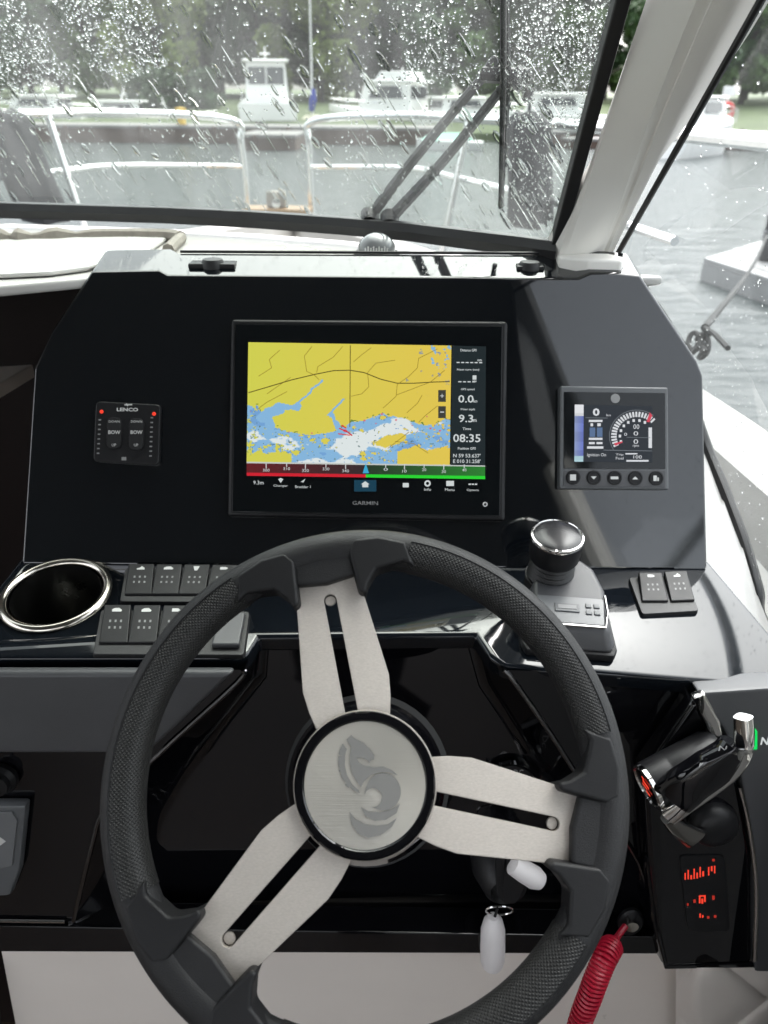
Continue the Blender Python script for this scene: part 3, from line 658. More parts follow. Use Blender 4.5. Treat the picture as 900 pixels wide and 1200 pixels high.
# depth / compass strip
def strip(s, t_):
    if t_ < 0.10: return srgb(205, 210, 205)
    if t_ > 0.78: return (srgb(214, 30, 48) if s < .5 else srgb(40, 220, 50))
    if s < 0.5:
        k = s / .5; return srgb(104 - 50 * k, 28 + 14 * k, 34 + 10 * k)
    k = (s - .5) / .5; return srgb(40 + 4 * k, 58 + 74 * k, 40 + 8 * k)
screen_grid('steering_bar', CPLOT, D, [(289, 541), (568.5, 545), (568.5, 561.5), (289, 557.5)], 60, 18, strip, M['lit'])
mb = MB()
for k, (u, tx) in enumerate(((312, '300'), (336, '310'), (358, '320'), (382, '330'), (405, '340'), (452, '0'), (474, '10'), (497, '20'), (520, '30'), (544, '40'))):
    mb.line_px(D, [(u, 543 + k * .15), (u, 549 + (k % 2) * -2 + k * .2)], 1.0, 0.0006); mb.text(D, u, 551 + k * .2 - (k % 2) * 2, 8 if len(tx) > 2 else 5, tx, 0.0006, hpx=3.4)
for (u, v, w, tx, hp) in ((303, 565.5, 12, '9.3m', 4.5), (329, 569.5, 17, 'Charger', 3.2), (355, 570.5, 18, 'Brodder 1', 3.2), (501, 573.5, 8, 'Info', 3.2), (527, 573.8, 11, 'Menu', 3.2), (554, 574.5, 14, 'Options', 3.4)):
    mb.text(D, u, v, w, tx, 0.0006, hpx=hp)
mb.poly([D.px(u, v, .0006) for u, v in ((329, 566), (332, 561.5), (329, 560), (326, 561.5))]); mb.poly([D.px(u, v, .0006) for u, v in ((352, 565), (358, 561), (355, 566), (354.5, 564.6))])
mb.quad_px(D, 472, 566, 479, 571, .0006); mb.quad_px(D, 523, 563.5, 532, 569.5, .0006); mb.text(D, 554, 567.5, 10, '---', .0006, hpx=1.5)
mb.lathe(D.px(501, 566.5, .0003), D.n, [(0.0036, 0), (0.0036, .0004), (.0018, .0004)], 14, X0)
tag(obj('lettering', mb, M['wtxt'], CPLOT, smooth=False), kind='stuff')
mb = MB(); mb.poly([D.px(u, v, .0007) for u, v in ((425, 554.5), (428.5, 543), (432.5, 554.5))]); M['cy'] = emit('cyan_pointer', srgb(60, 175, 215), 0.9); obj('pointer', mb, M['cy'], CPLOT, smooth=False)
mb = MB(); mb.quad_px(D, 415, 562.5, 441, 576, .0004); M['hk'] = emit('home_key', srgb(16, 66, 88), 0.8); k = obj('home_key', mb, M['hk'], CPLOT, smooth=False)
mb = MB(); mb.poly([D.px(u, v, .0007) for u, v in ((424.5, 571), (431.5, 571), (431.5, 567.5), (433, 567.5), (428, 563.8), (423, 567.5), (424.5, 567.5))]); obj('symbol', mb, M['wtxt'], k, smooth=False)
mb = MB(); mb.text(D, 428, 589.5, 30, 'GARMIN', .0003, hpx=4.4, bold=0.01); obj('brand_lettering', mb, M['icondim'], CPLOT, smooth=False)
mb = MB(); mb.lathe(D.px(568.5, 591, 0), D.n, [(0.0028, 0), (0.0028, .0006), (.0014, .0006)], 14, X0); obj('power_key', mb, M['icon'], CPLOT)

# ================================================================== ENGINE DISPLAY
ED = thing('engine_display', PANEL.px(720, 572), 'small square grey-framed engine display with five round buttons', 'display')
mb = MB(); mb.pxprism(PANEL, [(657, 452), (783, 454), (784, 574), (656, 573)], -0.002, 0.014, 0.002, 0.0, 3); obj('housing', mb, M['bezel'], ED)
E = PANEL.up(0.0142)
mb = MB(); mb.pxprism(E, [(661, 459), (779.5, 460.5), (780, 549.5), (660.5, 549)], -0.004, 0.0006, 0.0004); obj('cover_glass', mb, M['glassblk'], ED)
E = PANEL.up(0.0152)
M['edbg'] = emit('display_ground', srgb(44, 50, 58), 0.8); M['ednav'] = emit('display_bar', srgb(60, 86, 130), 0.9); M['edblue'] = emit('display_blue', srgb(96, 122, 160), 0.8); M['edred'] = emit('display_red', srgb(215, 70, 90), 0.9); M['edwhite'] = emit('display_white', srgb(225, 228, 232), 0.9); M['edgrey'] = emit('display_grey', srgb(120, 126, 132), 0.8)
mb = MB(); mb.poly([E.px(u, v) for u, v in ((673, 541), (764.5, 542), (764.5, 476), (673.5, 474))]); obj('screen', mb, M['edbg'], ED, smooth=False)
def side(s, t_):
    k = 0.35 + .65 * (1 if int(t_ * 6.2) % 2 == 0 else .75)
    c = srgb(235, 236, 240) if t_ < .2 else srgb(150 - 40 * s, 165 - 40 * s, 205)
    if t_ > .9: c = srgb(190, 225, 235)
    return tuple(x * k for x in c)
screen_grid('menu_strip', ED, E.up(.0003), [(673.5, 474), (684, 474.2), (683.5, 541), (673, 541)], 6, 40, side, M['lit'])
mb = MB()
mb.text(E, 698.5, 483, 8, '0', .0005, hpx=9, bold=.03); mb.text(E, 713, 486.5, 5, 'kn', .0005, hpx=2.6)
for (u0, v0, u1, v1) in ((690, 492, 706, 494.5), (692, 496, 695, 499.5), (700, 496, 704, 499.5), (690, 513, 706, 515.5), (690, 518, 697, 520.5), (699, 518, 706, 520.5), (688, 523, 707, 525.8), (733, 531, 747, 532.5), (734, 539, 760, 541)):
    mb.quad_px(E, u0, v0, u1, v1, .0005)
mb.text(E, 699, 533.5, 22, 'Ignition On', .0005, hpx=5); mb.text(E, 726, 533, 9, 'Trip', .0005, hpx=3); mb.text(E, 726, 537, 9, 'Fuel', .0005, hpx=3); mb.text(E, 747, 535.5, 10, '100', .0005, hpx=4)
cx, cy = 746, 511
for k in range(22):
    a = R(205 - k * 7.6); r0, r1 = 23.5, 30
    mb.line_px(E, [(cx + r0 * math.cos(a), cy - r0 * .95 * math.sin(a)), (cx + r1 * math.cos(a), cy - r1 * .95 * math.sin(a))], 2.2, .0005)
for k in range(8):
    a = R(200 - k * 20); u, v = cx + 19.5 * math.cos(a), cy - 18.5 * math.sin(a); mb.quad_px(E, u - 1.4, v - 1.6, u + 1.4, v + 1.6, .0005)
mb.text(E, 745.5, 500, 7, '00', .0005, hpx=5.5); mb.text(E, 745, 508, 5.5, '0', .0005, hpx=5); mb.text(E, 745, 517.5, 5.5, '0', .0005, hpx=5.5); mb.text(E, 745, 523, 7, 'rpm', .0005, hpx=3)
mb.quad_px(E, 760, 501, 764, 525, .0004); mb.text(E, 733, 509, 3.5, '0', .0005, hpx=3.5)
obj('lettering', mb, M['edwhite'], ED, smooth=False)
mb = MB(); mb.line_px(E, [(cx + 32 * math.cos(R(x)), cy - 30.4 * math.sin(R(x))) for x in range(212, 44, -8)], 0.8, .0004); mb.line_px(E, [(686, 489.5), (712, 490)], .8, .0004); mb.line_px(E, [(707, 527.5), (764, 528.5)], .8, .0004); mb.line_px(E, [(734, 512.5), (762, 513)], .6, .0004)
obj('dial_lines', mb, M['edgrey'], ED, smooth=False)
mb = MB(); mb.quad_px(E, 691, 501, 697.5, 512, .0004); mb.quad_px(E, 699.5, 501, 706, 512, .0004); obj('level_bars', mb, M['edblue'], ED, smooth=False)
mb = MB(); mb.poly([E.px(u, v, .0008) for u, v in ((757.5, 494), (761, 495), (764.5, 487), (761.5, 483))]); mb.poly([E.px(u, v, .0008) for u, v in ((719.5, 519.5), (729.5, 517), (729.5, 518.5), (721, 522.5))]); tag(obj('dial_needle', mb, M['edred'], ED, smooth=False), kind='stuff')
mb = MB(); mb.lathe(E.px(721, 467, 0), E.n, [(.0052, 0), (.0052, .0005), (0, .0005)], 20, X0); k = obj('maker_badge', mb, M['icondim'], ED)
mb = MB(); mb.pxprism(PANEL.up(.0142), [(661, 551), (780, 551.5), (780, 571), (660.5, 570.5)], -.003, .0008, .0006); obj('button_strip', mb, M['greyplastic'], ED)
for k in range(5):
    u = 671.5 + k * 24.3; v = 559.5 + k * .25
    mb = MB(); mb.lathe(PANEL.px(u, v, .0148), PANEL.n, [(.0082, 0), (.0080, .0016), (.0066, .0019), (.0063, .0012), (0, .0012)], 24, X0); bt = obj('button', mb, M['satin'], ED)
    mb = MB(); pl = PANEL.up(.0164)
    if k == 0: mb.quad_px(pl, u - 3.5, v - 3.5, u + 3.5, v + 3.5, 0)
    elif k == 1: mb.poly([pl.px(u - 3.5, v - 1.5), pl.px(u, v + 2), pl.px(u + 3.5, v - 1.5)])
    elif k == 2: mb.quad_px(pl, u - 4.5, v - 1.6, u + 4.5, v + 1.6, 0)
    elif k == 3: mb.poly([pl.px(u - 3.5, v + 1.5), pl.px(u + 3.5, v + 1.5), pl.px(u, v - 2)])
    else: mb.quad_px(pl, u - 3, v - 3.2, u + 1, v + 3.2, 0); mb.quad_px(pl, u + 1.6, v - 1, u + 3.4, v + 3.2, 0)
    obj('symbol', mb, M['icon'], bt, smooth=False)

# ================================================================== TRIM TAB SWITCH
TS = thing('trim_switch', PANEL.px(148, 546), 'black square trim-tab switch pad with two red lights', 'switch pad')
def rrect(c, r=4, n=4):
    """rounded quad in px: corners TL TR BR BL"""
    o = []
    for i in range(4):
        p = Vector(c[i]); a = Vector(c[i - 1]); b = Vector(c[(i + 1) % 4]); da = (a - p).normalized(); db = (b - p).normalized()
        for k in range(n + 1):
            s = k / n; o.append(tuple(p + da * r * (1 - s) ** 2 + db * r * s ** 2))
    return o
mb = MB(); mb.pxprism(PANEL, rrect([(112, 470), (188, 474), (186, 546), (109, 541)], 6), -.002, .007, .0018, .0, 3); obj('housing', mb, M['satin'], TS)
T = PANEL.up(.0072)
for (c) in ([(125, 488), (143, 489), (142, 527), (124, 526)], [(151, 489), (169, 490), (168, 529), (150, 528)]):
    mb = MB(); mb.pxprism(T, rrect(c, 8), -.002, .0022, .001, .05); rk = obj('rocker', mb, M['matte'], TS)
    u = (c[0][0] + c[1][0]) / 2
    mb = MB(); T2 = PANEL.up(.0098); mb.text(T2, u, 494, 13, 'DOWN', 0, hpx=2.6); mb.text(T2, u, 506.5, 14, 'BOW', 0, hpx=4.4, bold=.02); mb.text(T2, u - .5, 521.5, 5, 'UP', 0, hpx=3.2); obj('lettering', mb, M['icon'], rk, smooth=False)
mb = MB(); mb.text(T, 149.5, 480, 25, 'LENCO', .0004, hpx=4.2, bold=.03); mb.line_px(T, [(146, 474.5), (155, 474.2)], 1.4, .0004); mb.line_px(T, [(148, 473), (150, 476)], 1.2, .0004); obj('brand_lettering', mb, M['icon'], TS, smooth=False)
mb = MB(); mb.quad_px(T, 142.5, 535.5, 148, 539.5, .0003); mb_ = obj('indicator', mb, M['icondim'], TS, smooth=False)
mb = MB(); mb.lathe(T.px(119, 482.4, 0), T.n, [(.0022, 0), (.0018, .0008), (0, .001)], 12, X0); obj('red_light', mb, M['redled'], TS)
mb = MB(); mb.lathe(T.px(180.5, 485, 0), T.n, [(.0022, 0), (.0018, .0008), (0, .001)], 12, X0); obj('red_light', mb, M['redled'], TS)
mb = MB()
for k in range(8): mb.quad_px(T, 115.5 - k * .3, 492 + k * 5.6 - .8, 118.5 - k * .3, 492 + k * 5.6 + .8, .0003)
for k in range(9): mb.quad_px(T, 176.5 - k * .2, 489.5 + k * 5.6 - .8, 179.5 - k * .2, 489.5 + k * 5.6 + .8, .0003)
tag(obj('scale_marks', mb, M['icondim'], TS, smooth=False), kind='stuff')

# ================================================================== CUP HOLDER
cpos = LEDGE.hit(66, 697)
CH = thing('cup_holder', cpos, 'round polished steel cup holder sunk in the console ledge', 'cup holder')
ea = LEDGE.loc(131, 693)[0] - LEDGE.loc(1, 697)[0]; rc = ea / 2
mb = MB(); prof = []
for k in range(13):
    a = math.pi * (1 - k / 12); prof.append((rc - 0.005 - 0.005 * math.cos(a), 0.001 + 0.005 * math.sin(a)))
mb.lathe(cpos, LEDGE.n, prof, 64, X0); obj('rim', mb, M['stainless'], CH)
M['cup'] = mat('brushed_cup_steel', (0.11, 0.108, 0.104), 0.32, metal=1.0, rvar=.08)
mb = MB(); mb.lathe(cpos, LEDGE.n, [(rc - .012, .002), (rc - .0135, -.03), (rc - .016, -.085), (rc - .022, -.09), (0, -.09)], 48, X0); obj('cup', mb, M['cup'], CH, recalc=True)
mb = MB(); mb.lathe(cpos, LEDGE.n, [(0, -.05), (rc - .006, -.05), (rc - .006, .05), (0, .05)], 48, X0); cut = obj('cut', mb, M['gel'], recalc=True)
bo = ledge_o.modifiers.new('hole', 'BOOLEAN'); bo.operation = 'DIFFERENCE'; bo.object = cut; bo.solver = 'EXACT'
bpy.context.view_layer.update(); nm = bpy.data.meshes.new_from_object(ledge_o.evaluated_get(bpy.context.evaluated_depsgraph_get())); ledge_o.modifiers.clear(); ledge_o.data = nm; bpy.data.objects.remove(cut)
# ================================================================== ROCKER SWITCHES on the ledge
def rocker_panel(name, base_px, keys, label, group=None, blank=None):
    SPn = thing(name, LEDGE.px(*base_px[0]), label, 'switch panel', group)
    mb = MB(); mb.pxprism(LEDGE, rrect(base_px, 4), -.001, .004, .0015, .02, 3); obj('frame', mb, M['rubber'], SPn)
    for (c, sym) in keys:
        L = LEDGE.up(.004)
        a = [L.loc(*p) for p in c]                                # TL TR BR BL
        W = a[1][0] - a[0][0]; dx = (a[3][0] - a[0][0])
        # wedge-shaped rocker: far edge raised
        bm_ = MB()
        b4 = [L.at(*a[3], 0), L.at(*a[2], 0), L.at(*a[1], 0), L.at(*a[0], 0)]
        t4 = [L.at(*a[3], .0025), L.at(*a[2], .0025), L.at(*a[1], .007), L.at(*a[0], .007)]
        bm_.prism(b4, t4, .0014, 3); k = obj('rocker', bm_, M['satin'], SPn)
        tn = (t4[1] - t4[0]).cross(t4[2] - t4[1]).normalized(); tp = Plane((t4[0] + t4[2]) / 2 + tn * .0003, tn, X0)
        mb = MB(); w = W
        hgt = ((t4[2] + t4[3]) / 2 - (t4[0] + t4[1]) / 2).length; ydir = ((t4[2] + t4[3]) / 2 - (t4[0] + t4[1]) / 2).normalized(); xdir = (t4[1] - t4[0]).normalized(); o_ = (t4[0] + t4[1] + t4[2] + t4[3]) / 4 + tn * .0003
        def P2(x, y): return o_ + xdir * (x * w) + ydir * (y * hgt)
        for i in range(3):
            for j in range(2):
                x, y = (i - 1) * .2, -.12 + j * .17; s = .035
                mb.poly([P2(x - s, y - s * .9), P2(x + s, y - s * .9), P2(x + s, y + s * .9), P2(x - s, y + s * .9)])
        obj('dots', mb, M['icondim'], k, smooth=False)
        mb = MB()
        if sym == 'cup': mb.poly([P2(-.05, .27), P2(.05, .27), P2(.12, .42), P2(-.12, .42)])
        elif sym == 'bar': mb.poly([P2(-.15, .31), P2(.08, .31), P2(.16, .35), P2(.08, .40), P2(-.15, .40)])
        elif sym == 'pump': mb.poly([P2(-.15, .29), P2(.15, .29), P2(.15, .34), P2(.04, .41), P2(-.04, .35), P2(-.15, .33)])
        else: mb.poly([P2(-.18, .30), P2(.16, .30), P2(.19, .34), P2(.08, .40), P2(-.09, .395), P2(-.18, .36)])
        obj('symbol', mb, M['icon'], k, smooth=False)
    return SPn
K1 = [([(152 + 32.5 * i, 666 + i * .3), (182 + 32.5 * i, 666 + i * .3), (178 + 31.5 * i, 698), (146 + 31.5 * i, 698)], s) for i, s in enumerate(('pump', 'hull', 'cup', 'bar'))]
rocker_panel('rocker_switch_panel', [(146, 665), (282, 666), (276, 706), (139, 705)], K1, 'row of four rockers on the ledge close under the trim switch')
K2 = [([(124 + 34.5 * i, 714 + i * .3), (155 + 34.5 * i, 714 + i * .3), (150 + 34 * i, 755), (116 + 34 * i, 755)], s) for i, s in enumerate(('hull', 'hull', 'bar'))]
sp = rocker_panel('rocker_switch_panel', [(117, 714), (294, 716), (287, 768), (107, 767)], K2, 'three rockers and a blank on the ledge front between cup holder and wheel')
mb = MB(); a = [LEDGE.up(.004).loc(*p) for p in ((258, 722), (288, 722), (281, 760), (248, 760))]
L = LEDGE.up(.004); mb.prism([L.at(*p, 0) for p in a[::-1]], [L.at(*p, .006) for p in a[::-1]], .002, 3); obj('blank', mb, M['greyplastic'], sp)
K3 = [([(747, 676), (774, 676), (783, 706), (752, 706)], 'bar'), ([(777, 675), (803, 674), (814, 705), (786, 706)], 'pump')]
rocker_panel('rocker_switch_panel', [(736, 676), (802, 675), (820, 716), (752, 720)], K3, 'pair of rockers on the ledge right of the joystick')

# ================================================================== JOYSTICK
jb = LEDGE.hit(660, 728)
JS = thing('joystick', jb, 'docking joystick with chrome-ringed black knob on a grey keypad base', 'joystick')
J = Plane(jb, LEDGE.n, Vector((1, -0.10, 0)))
bpts = [(-.040, -.052), (.042, -.052), (.046, -.042), (.044, .010), (.034, .042), (.018, .056), (-.018, .056), (-.034, .042), (-.044, .010), (-.044, -.042)]
mb = MB(); mb.pprism(J, [(a * 1.04, b * 1.04) for a, b in bpts], 0, .010, .003, 0); obj('foot', mb, M['matte'], JS)
mb = MB()
top = [J.at(a * .80, b * .80, .030 + (b * .80 + .05) * .20) for a, b in bpts]
mb.prism([J.at(a, b, .009) for a, b in bpts], top, .005, 3); obj('base', mb, M['greyplastic'], JS)
kn = (top[1] - top[0]).cross(top[5] - top[0]).normalized()
KP = Plane((top[0] + top[1]) / 2 + kn * .0004, kn, J.x)
M['keyplate'] = mat('grey_keypad', (0.13, 0.135, 0.14), 0.3, var=.1)
mb = MB(); mb.pprism(KP, [(-.030, .004), (.031, .004), (.033, .036), (-.033, .036)], -.002, .0012, .0008); kp = obj('keypad', mb, M['keyplate'], JS)
mb = MB(); mb.tube([KP.at(-.032, .002, .001), KP.at(.032, .002, .001), KP.at(.035, .020, .001), KP.at(.034, .040, .001)], .0014, 6); obj('trim_line', mb, M['chrome'], JS)
mb = MB()
for a, b, w, hh in ((-.004, .022, .012, .005), (.017, .026, .003, .0025), (.025, .026, .003, .0025), (.017, .018, .003, .0025), (.025, .018, .003, .0025)):
    mb.pprism(KP, [(a - w, b - hh), (a + w, b - hh), (a + w, b + hh), (a - w, b + hh)], .0008, .0026, .0006)
obj('keys', mb, M['bezel'], JS)
mb = MB(); mb.pprism(KP, [(-.013, .020), (.005, .020), (.005, .0245), (-.013, .0245)], .0026, .0030); obj('key_lettering', mb, M['icondim'], JS)
js = J.at(-.016, .030, .034); ja = (LEDGE.n + Vector((0, -.02, 0))).normalized()
prof = [(.026, -.012), (.026, .002)]
for k in range(4): prof += [(.0230 - k * .0006, .002 + k * .0058), (.0248 - k * .0006, .0045 + k * .0058)]
prof += [(.020, .026), (.018, .030)]
mb = MB(); mb.lathe(js, ja, prof, 36, X0); obj('bellows', mb, M['rubber'], JS)
mb = MB(); mb.lathe(js, ja, [(.020, .026), (.0245, .027), (.0258, .030), (.0265, .050), (.0260, .052)], 40, X0); obj('knob', mb, M['satin'], JS)
mb = MB(); mb.lathe(js, ja, [(.0260, .0518), (.0270, .0524), (.0272, .0542), (.0264, .0560), (.0248, .0566), (.0242, .0556)], 40, X0); obj('chrome_ring', mb, M['chrome'], JS)
M['smoke'] = mat('smoked_cap', (0.018, 0.018, 0.02), 0.22, ior=1.4)
mb = MB(); mb.lathe(js, ja, [(.0243, .0556), (.022, .0568), (.016, .0580), (.008, .0586), (0, .0587)], 40, X0); obj('cap', mb, M['smoke'], JS)

# ================================================================== STEERING WHEEL
SW = thing('steering_wheel', WC, 'three-spoke steering wheel with black leather rim and brushed metal spokes', 'steering wheel')
RO = 0.190; RM, RT = 0.1745, 0.0155
def torus(mb, th0, th1, nth, ph0, ph1, nph, rt, closed):
    rings = []
    for i in range(nth + (0 if closed else 1)):
        th = th0 + (th1 - th0) * i / nth; rg = []
        for k in range(nph + (0 if ph1 - ph0 >= 6.28 else 1)):
            ph = ph0 + (ph1 - ph0) * k / nph; r_ = RM + rt * math.cos(ph)
            rg.append(mb.bm.verts.new(WHEEL.at(r_ * math.cos(th), r_ * math.sin(th), rt * 1.08 * math.sin(ph))))
        rings.append(rg)
    m_ = len(rings)
    for i in range(m_ if closed else m_ - 1):
        A, B = rings[i], rings[(i + 1) % m_]; kk = len(A)
        for k in range(kk if ph1 - ph0 >= 6.28 else kk - 1): mb.bm.faces.new((A[k], A[(k + 1) % kk], B[(k + 1) % kk], B[k]))
    return mb
mb = torus(MB(), 0, 2 * math.pi, 180, 0, 2 * math.pi, 24, RT, True); obj('rim', mb, M['leather'], SW, recalc=True)
def spa(u, v):
    a, b = WHEEL.loc(u, v); return math.atan2(b, a)
ANG = [spa(378, 655), spa(662, 968), spa(258, 1112)]
# perforated leather on the grips (dimples as fine relief)
m = mat('perforated_leather', (0.016, 0.016, 0.017), 0.5, rvar=.08, vscale=60); t = m.node_tree; b = t.nodes['Principled BSDF']
uvn = t.nodes.new('ShaderNodeUVMap'); mp = t.nodes.new('ShaderNodeMapping'); mp.inputs['Scale'].default_value = (1, 1, 1); t.links.new(uvn.outputs[0], mp.inputs[0])
vo = t.nodes.new('ShaderNodeTexVoronoi'); vo.voronoi_dimensions = '2D'; vo.inputs['Scale'].default_value = 1.0; vo.inputs['Randomness'].default_value = 0.0
t.links.new(mp.outputs[0], vo.inputs['Vector']); mr = t.nodes.new('ShaderNodeMapRange'); mr.inputs[1].default_value = 0.18; mr.inputs[2].default_value = 0.42; t.links.new(vo.outputs['Distance'], mr.inputs[0])
bp = t.nodes.new('ShaderNodeBump'); bp.inputs['Strength'].default_value = 1.0; bp.inputs['Distance'].default_value = 0.0012; t.links.new(mr.outputs[0], bp.inputs['Height']); t.links.new(bp.outputs[0], b.inputs['Normal'])
mx = t.nodes.new('ShaderNodeMix'); mx.data_type = 'RGBA'; mx.inputs['A'].default_value = (.002, .002, .002, 1); mx.inputs['B'].default_value = (.013, .0128, .0125, 1); t.links.new(mr.outputs[0], mx.inputs['Factor']); t.links.new(mx.outputs['Result'], b.inputs['Base Color']); M['perf'] = m
SA = sorted(a % (2 * math.pi) for a in ANG)
for i in range(3):
    a0 = SA[i] + .40; a1 = SA[(i + 1) % 3] + (2 * math.pi if i == 2 else 0) - .40
    mb = MB(); nth, nph = 70, 10; ph0, ph1 = R(70), R(215); rt = RT + .0007; uvl = mb.bm.loops.layers.uv.new('UVMap'); rings = []
    for q in range(nth + 1):
        th = a0 + (a1 - a0) * q / nth
        rings.append([mb.bm.verts.new(WHEEL.at((RM + rt * math.cos(ph)) * math.cos(th), (RM + rt * math.cos(ph)) * math.sin(th), rt * 1.08 * math.sin(ph))) for ph in [ph0 + (ph1 - ph0) * k / nph for k in range(nph + 1)]])
    for q in range(nth):
        for k in range(nph):
            f = mb.bm.faces.new((rings[q][k], rings[q][k + 1], rings[q + 1][k + 1], rings[q + 1][k]))
            for lp, (qq, kk) in zip(f.loops, ((q, k), (q, k + 1), (q + 1, k + 1), (q + 1, k))):
                x = (a1 - a0) * RM * qq / nth / .0022; y = (ph1 - ph0) * rt * kk / nph / .0022
                lp[uvl].uv = ((x + y) * .7071, (x - y) * .7071)
    obj('grip', mb, M['perf'], SW)
    mb = MB(); mb.tube([WHEEL.at((RM + rt * math.cos(ph0)) * math.cos(th), (RM + rt * math.cos(ph0)) * math.sin(th), rt * 1.08 * math.sin(ph0)) for th in [a0 + (a1 - a0) * q / 60 for q in range(61)]], .0007, 6); obj('seam', mb, M['matte'], SW)
for ai in ANG:
    ca, sa = math.cos(ai), math.sin(ai)
    def L2(t_, r_): return (RO * (r_ * ca - t_ * sa), RO * (r_ * sa + t_ * ca))      # t to the left of the spoke, r outwards
    # slotted spoke plate as two blades joined at the outer end
    o1 = [(.155, .30), (.150, .44), (.128, .47), (.118, .845), (-.118, .845), (-.128, .47), (-.150, .44), (-.155, .30)]
    sl_ = [(.030, .30), (.030, .715)] + [(.030 * math.cos(a), .715 + .030 * math.sin(a)) for a in [math.pi * k / 8 for k in range(1, 8)]] + [(-.030, .715), (-.030, .30)]
    ring_ = o1[:4] + o1[4:]
    poly = [(.145, .23), (.162, .30), (.172, .38), (.164, .46), (.124, .845), (-.124, .845), (-.164, .46), (-.172, .38), (-.162, .30), (-.145, .23), (-.025, .23), (-.025, .715)] + [(.025 * math.cos(a), .715 + .025 * math.sin(a)) for a in [math.pi - math.pi * k / 8 for k in range(1, 8)]] + [(.025, .715), (.025, .23)]
    mb = MB(); mb.pprism(WHEEL, [L2(a, b) for a, b in poly], .0005, .0055, .0007, 0, 2); sp = obj('spoke', mb, M['alu'], SW)
    # recessed half-round seat at the end of the slot
    mb = MB(); mb.pprism(WHEEL, [L2(.0225 * math.cos(a), .716 + .020 * math.sin(a)) for a in [2 * math.pi * k / 14 for k in range(14)]], -.001, .0018, .0005); obj('slot_end', mb, M['alu'], sp)
    for sg in (1, -1):
        wing = [(.112, .705), (.140, .690), (.158, .735), (.205, .790), (.330, .800), (.375, .765), (.360, .885), (.245, .935), (.135, .945), (.100, .90)]
        pts = [L2(sg * a, b) for a, b in wing]
        if sg < 0: pts = pts[::-1]
        mb = MB(); cxw = sum(p[0] for p in pts) / len(pts); mb.pprism(WHEEL, pts, -.010, .0172, .0035, .10, 3); obj('spoke_cover', mb, M['matte'], SW)
    pts = [L2(a, b) for a, b in ((.125, .79), (.125, .95), (-.125, .95), (-.125, .79), (0, .775))]
    mb = MB(); mb.pprism(WHEEL, pts, -.008, .0140, .003, .02, 3); obj('spoke_pad', mb, M['leather'], SW)
mb = MB(); mb.lathe(WC, WN, [(.050, -.012), (.0516, -.004), (.0516, .0056), (.0510, .0066), (.049, .0066)], 64, X0); obj('hub_plate', mb, M['alu'], SW)
mb = MB(); mb.lathe(WC, WN, [(.0502, .004), (.0502, .0115), (.0488, .0130), (.0442, .0135), (.0430, .0122)], 72, X0); obj('hub_ring', mb, M['gelgloss'], SW)
# brushed medallion
m = mat('brushed_medallion', (0.63, 0.60, 0.54), 0.34, metal=0.65, aniso=0.7); t = m.node_tree; b = t.nodes['Principled BSDF']
tc = t.nodes['Texture Coordinate']; gr = t.nodes.new('ShaderNodeTexNoise'); gr.inputs['Scale'].default_value = 40; gr.inputs['Detail'].default_value = 2
mp = t.nodes.new('ShaderNodeMapping'); mp.inputs['Rotation'].default_value = (0, 0, R(35)); mp.inputs['Scale'].default_value = (1, 40, 1); t.links.new(tc.outputs['Object'], mp.inputs[0]); t.links.new(mp.outputs[0], gr.inputs['Vector'])
bp = t.nodes.new('ShaderNodeBump'); bp.inputs['Strength'].default_value = .25; bp.inputs['Distance'].default_value = .0006; t.links.new(gr.outputs['Fac'], bp.inputs['Height']); t.links.new(bp.outputs[0], b.inputs['Normal']); M['medal'] = m
mb = MB(); mb.lathe(WC, (0, 0, 1), [(.0434, .0115), (.0430, .0126), (.030, .0128), (0, .0130)], 72, X0); md = obj('medallion', mb, M['medal'], SW)
md.rotation_euler = Matrix((WHEEL.x, WHEEL.y, WHEEL.n)).transposed().to_euler()
tg = m.node_tree.nodes.new('ShaderNodeTangent'); tg.direction_type = 'RADIAL'; tg.axis = 'Z'; m.node_tree.links.new(tg.outputs[0], m.node_tree.nodes['Principled BSDF'].inputs['Tangent'])
def emb(pts): return [WHEEL.at((x - 448) / 322 * .0430, (448 - y) / 322 * .0430, .0134) for x, y in pts]
def arc(cx, cy, r_, a0, a1, n=20): return [(cx + r_ * math.cos(R(a0 + (a1 - a0) * k / n)), cy - r_ * math.sin(R(a0 + (a1 - a0) * k / n))) for k in range(n + 1)]
parts_ = [
    [(372, 198), (384, 212), (408, 224), (440, 240), (474, 272), (497, 300), (496, 324), (481, 320), (471, 341), (456, 324), (432, 314), (402, 316), (412, 338), (442, 354), (492, 362), (545, 358), (592, 376), (622, 402), (575, 385), (520, 388), (478, 402), (444, 434), (428, 462), (402, 432), (378, 392), (367, 350), (365, 300), (372, 258), (360, 244), (346, 222)],
    [(326, 242), (338, 258), (348, 270), (340, 302), (340, 352), (352, 402), (378, 446), (416, 478), (422, 494), (392, 480), (364, 458), (362, 468), (344, 452), (350, 444), (322, 412), (318, 388), (308, 384), (312, 376), (304, 346), (304, 308), (324, 306), (306, 298), (314, 266)],
    arc(546, 484, 93, 168, -112, 34) + arc(492, 514, 47, -100, 160, 22) + [(446, 496)],
    [(430, 562), (470, 582), (530, 587), (590, 572), (634, 545), (616, 590), (562, 622), (502, 628), (454, 606)],
    [(370, 586), (402, 620), (452, 645), (512, 652), (572, 644), (618, 614), (592, 658), (532, 698), (470, 711), (415, 690), (382, 645)]]
for pts in parts_:
    mb = MB(); f = mb.poly(emb(pts)); bmesh.ops.triangulate(mb.bm, faces=[f]); obj('etched_emblem', mb, M['etch'], SW, smooth=False, recalc=False)
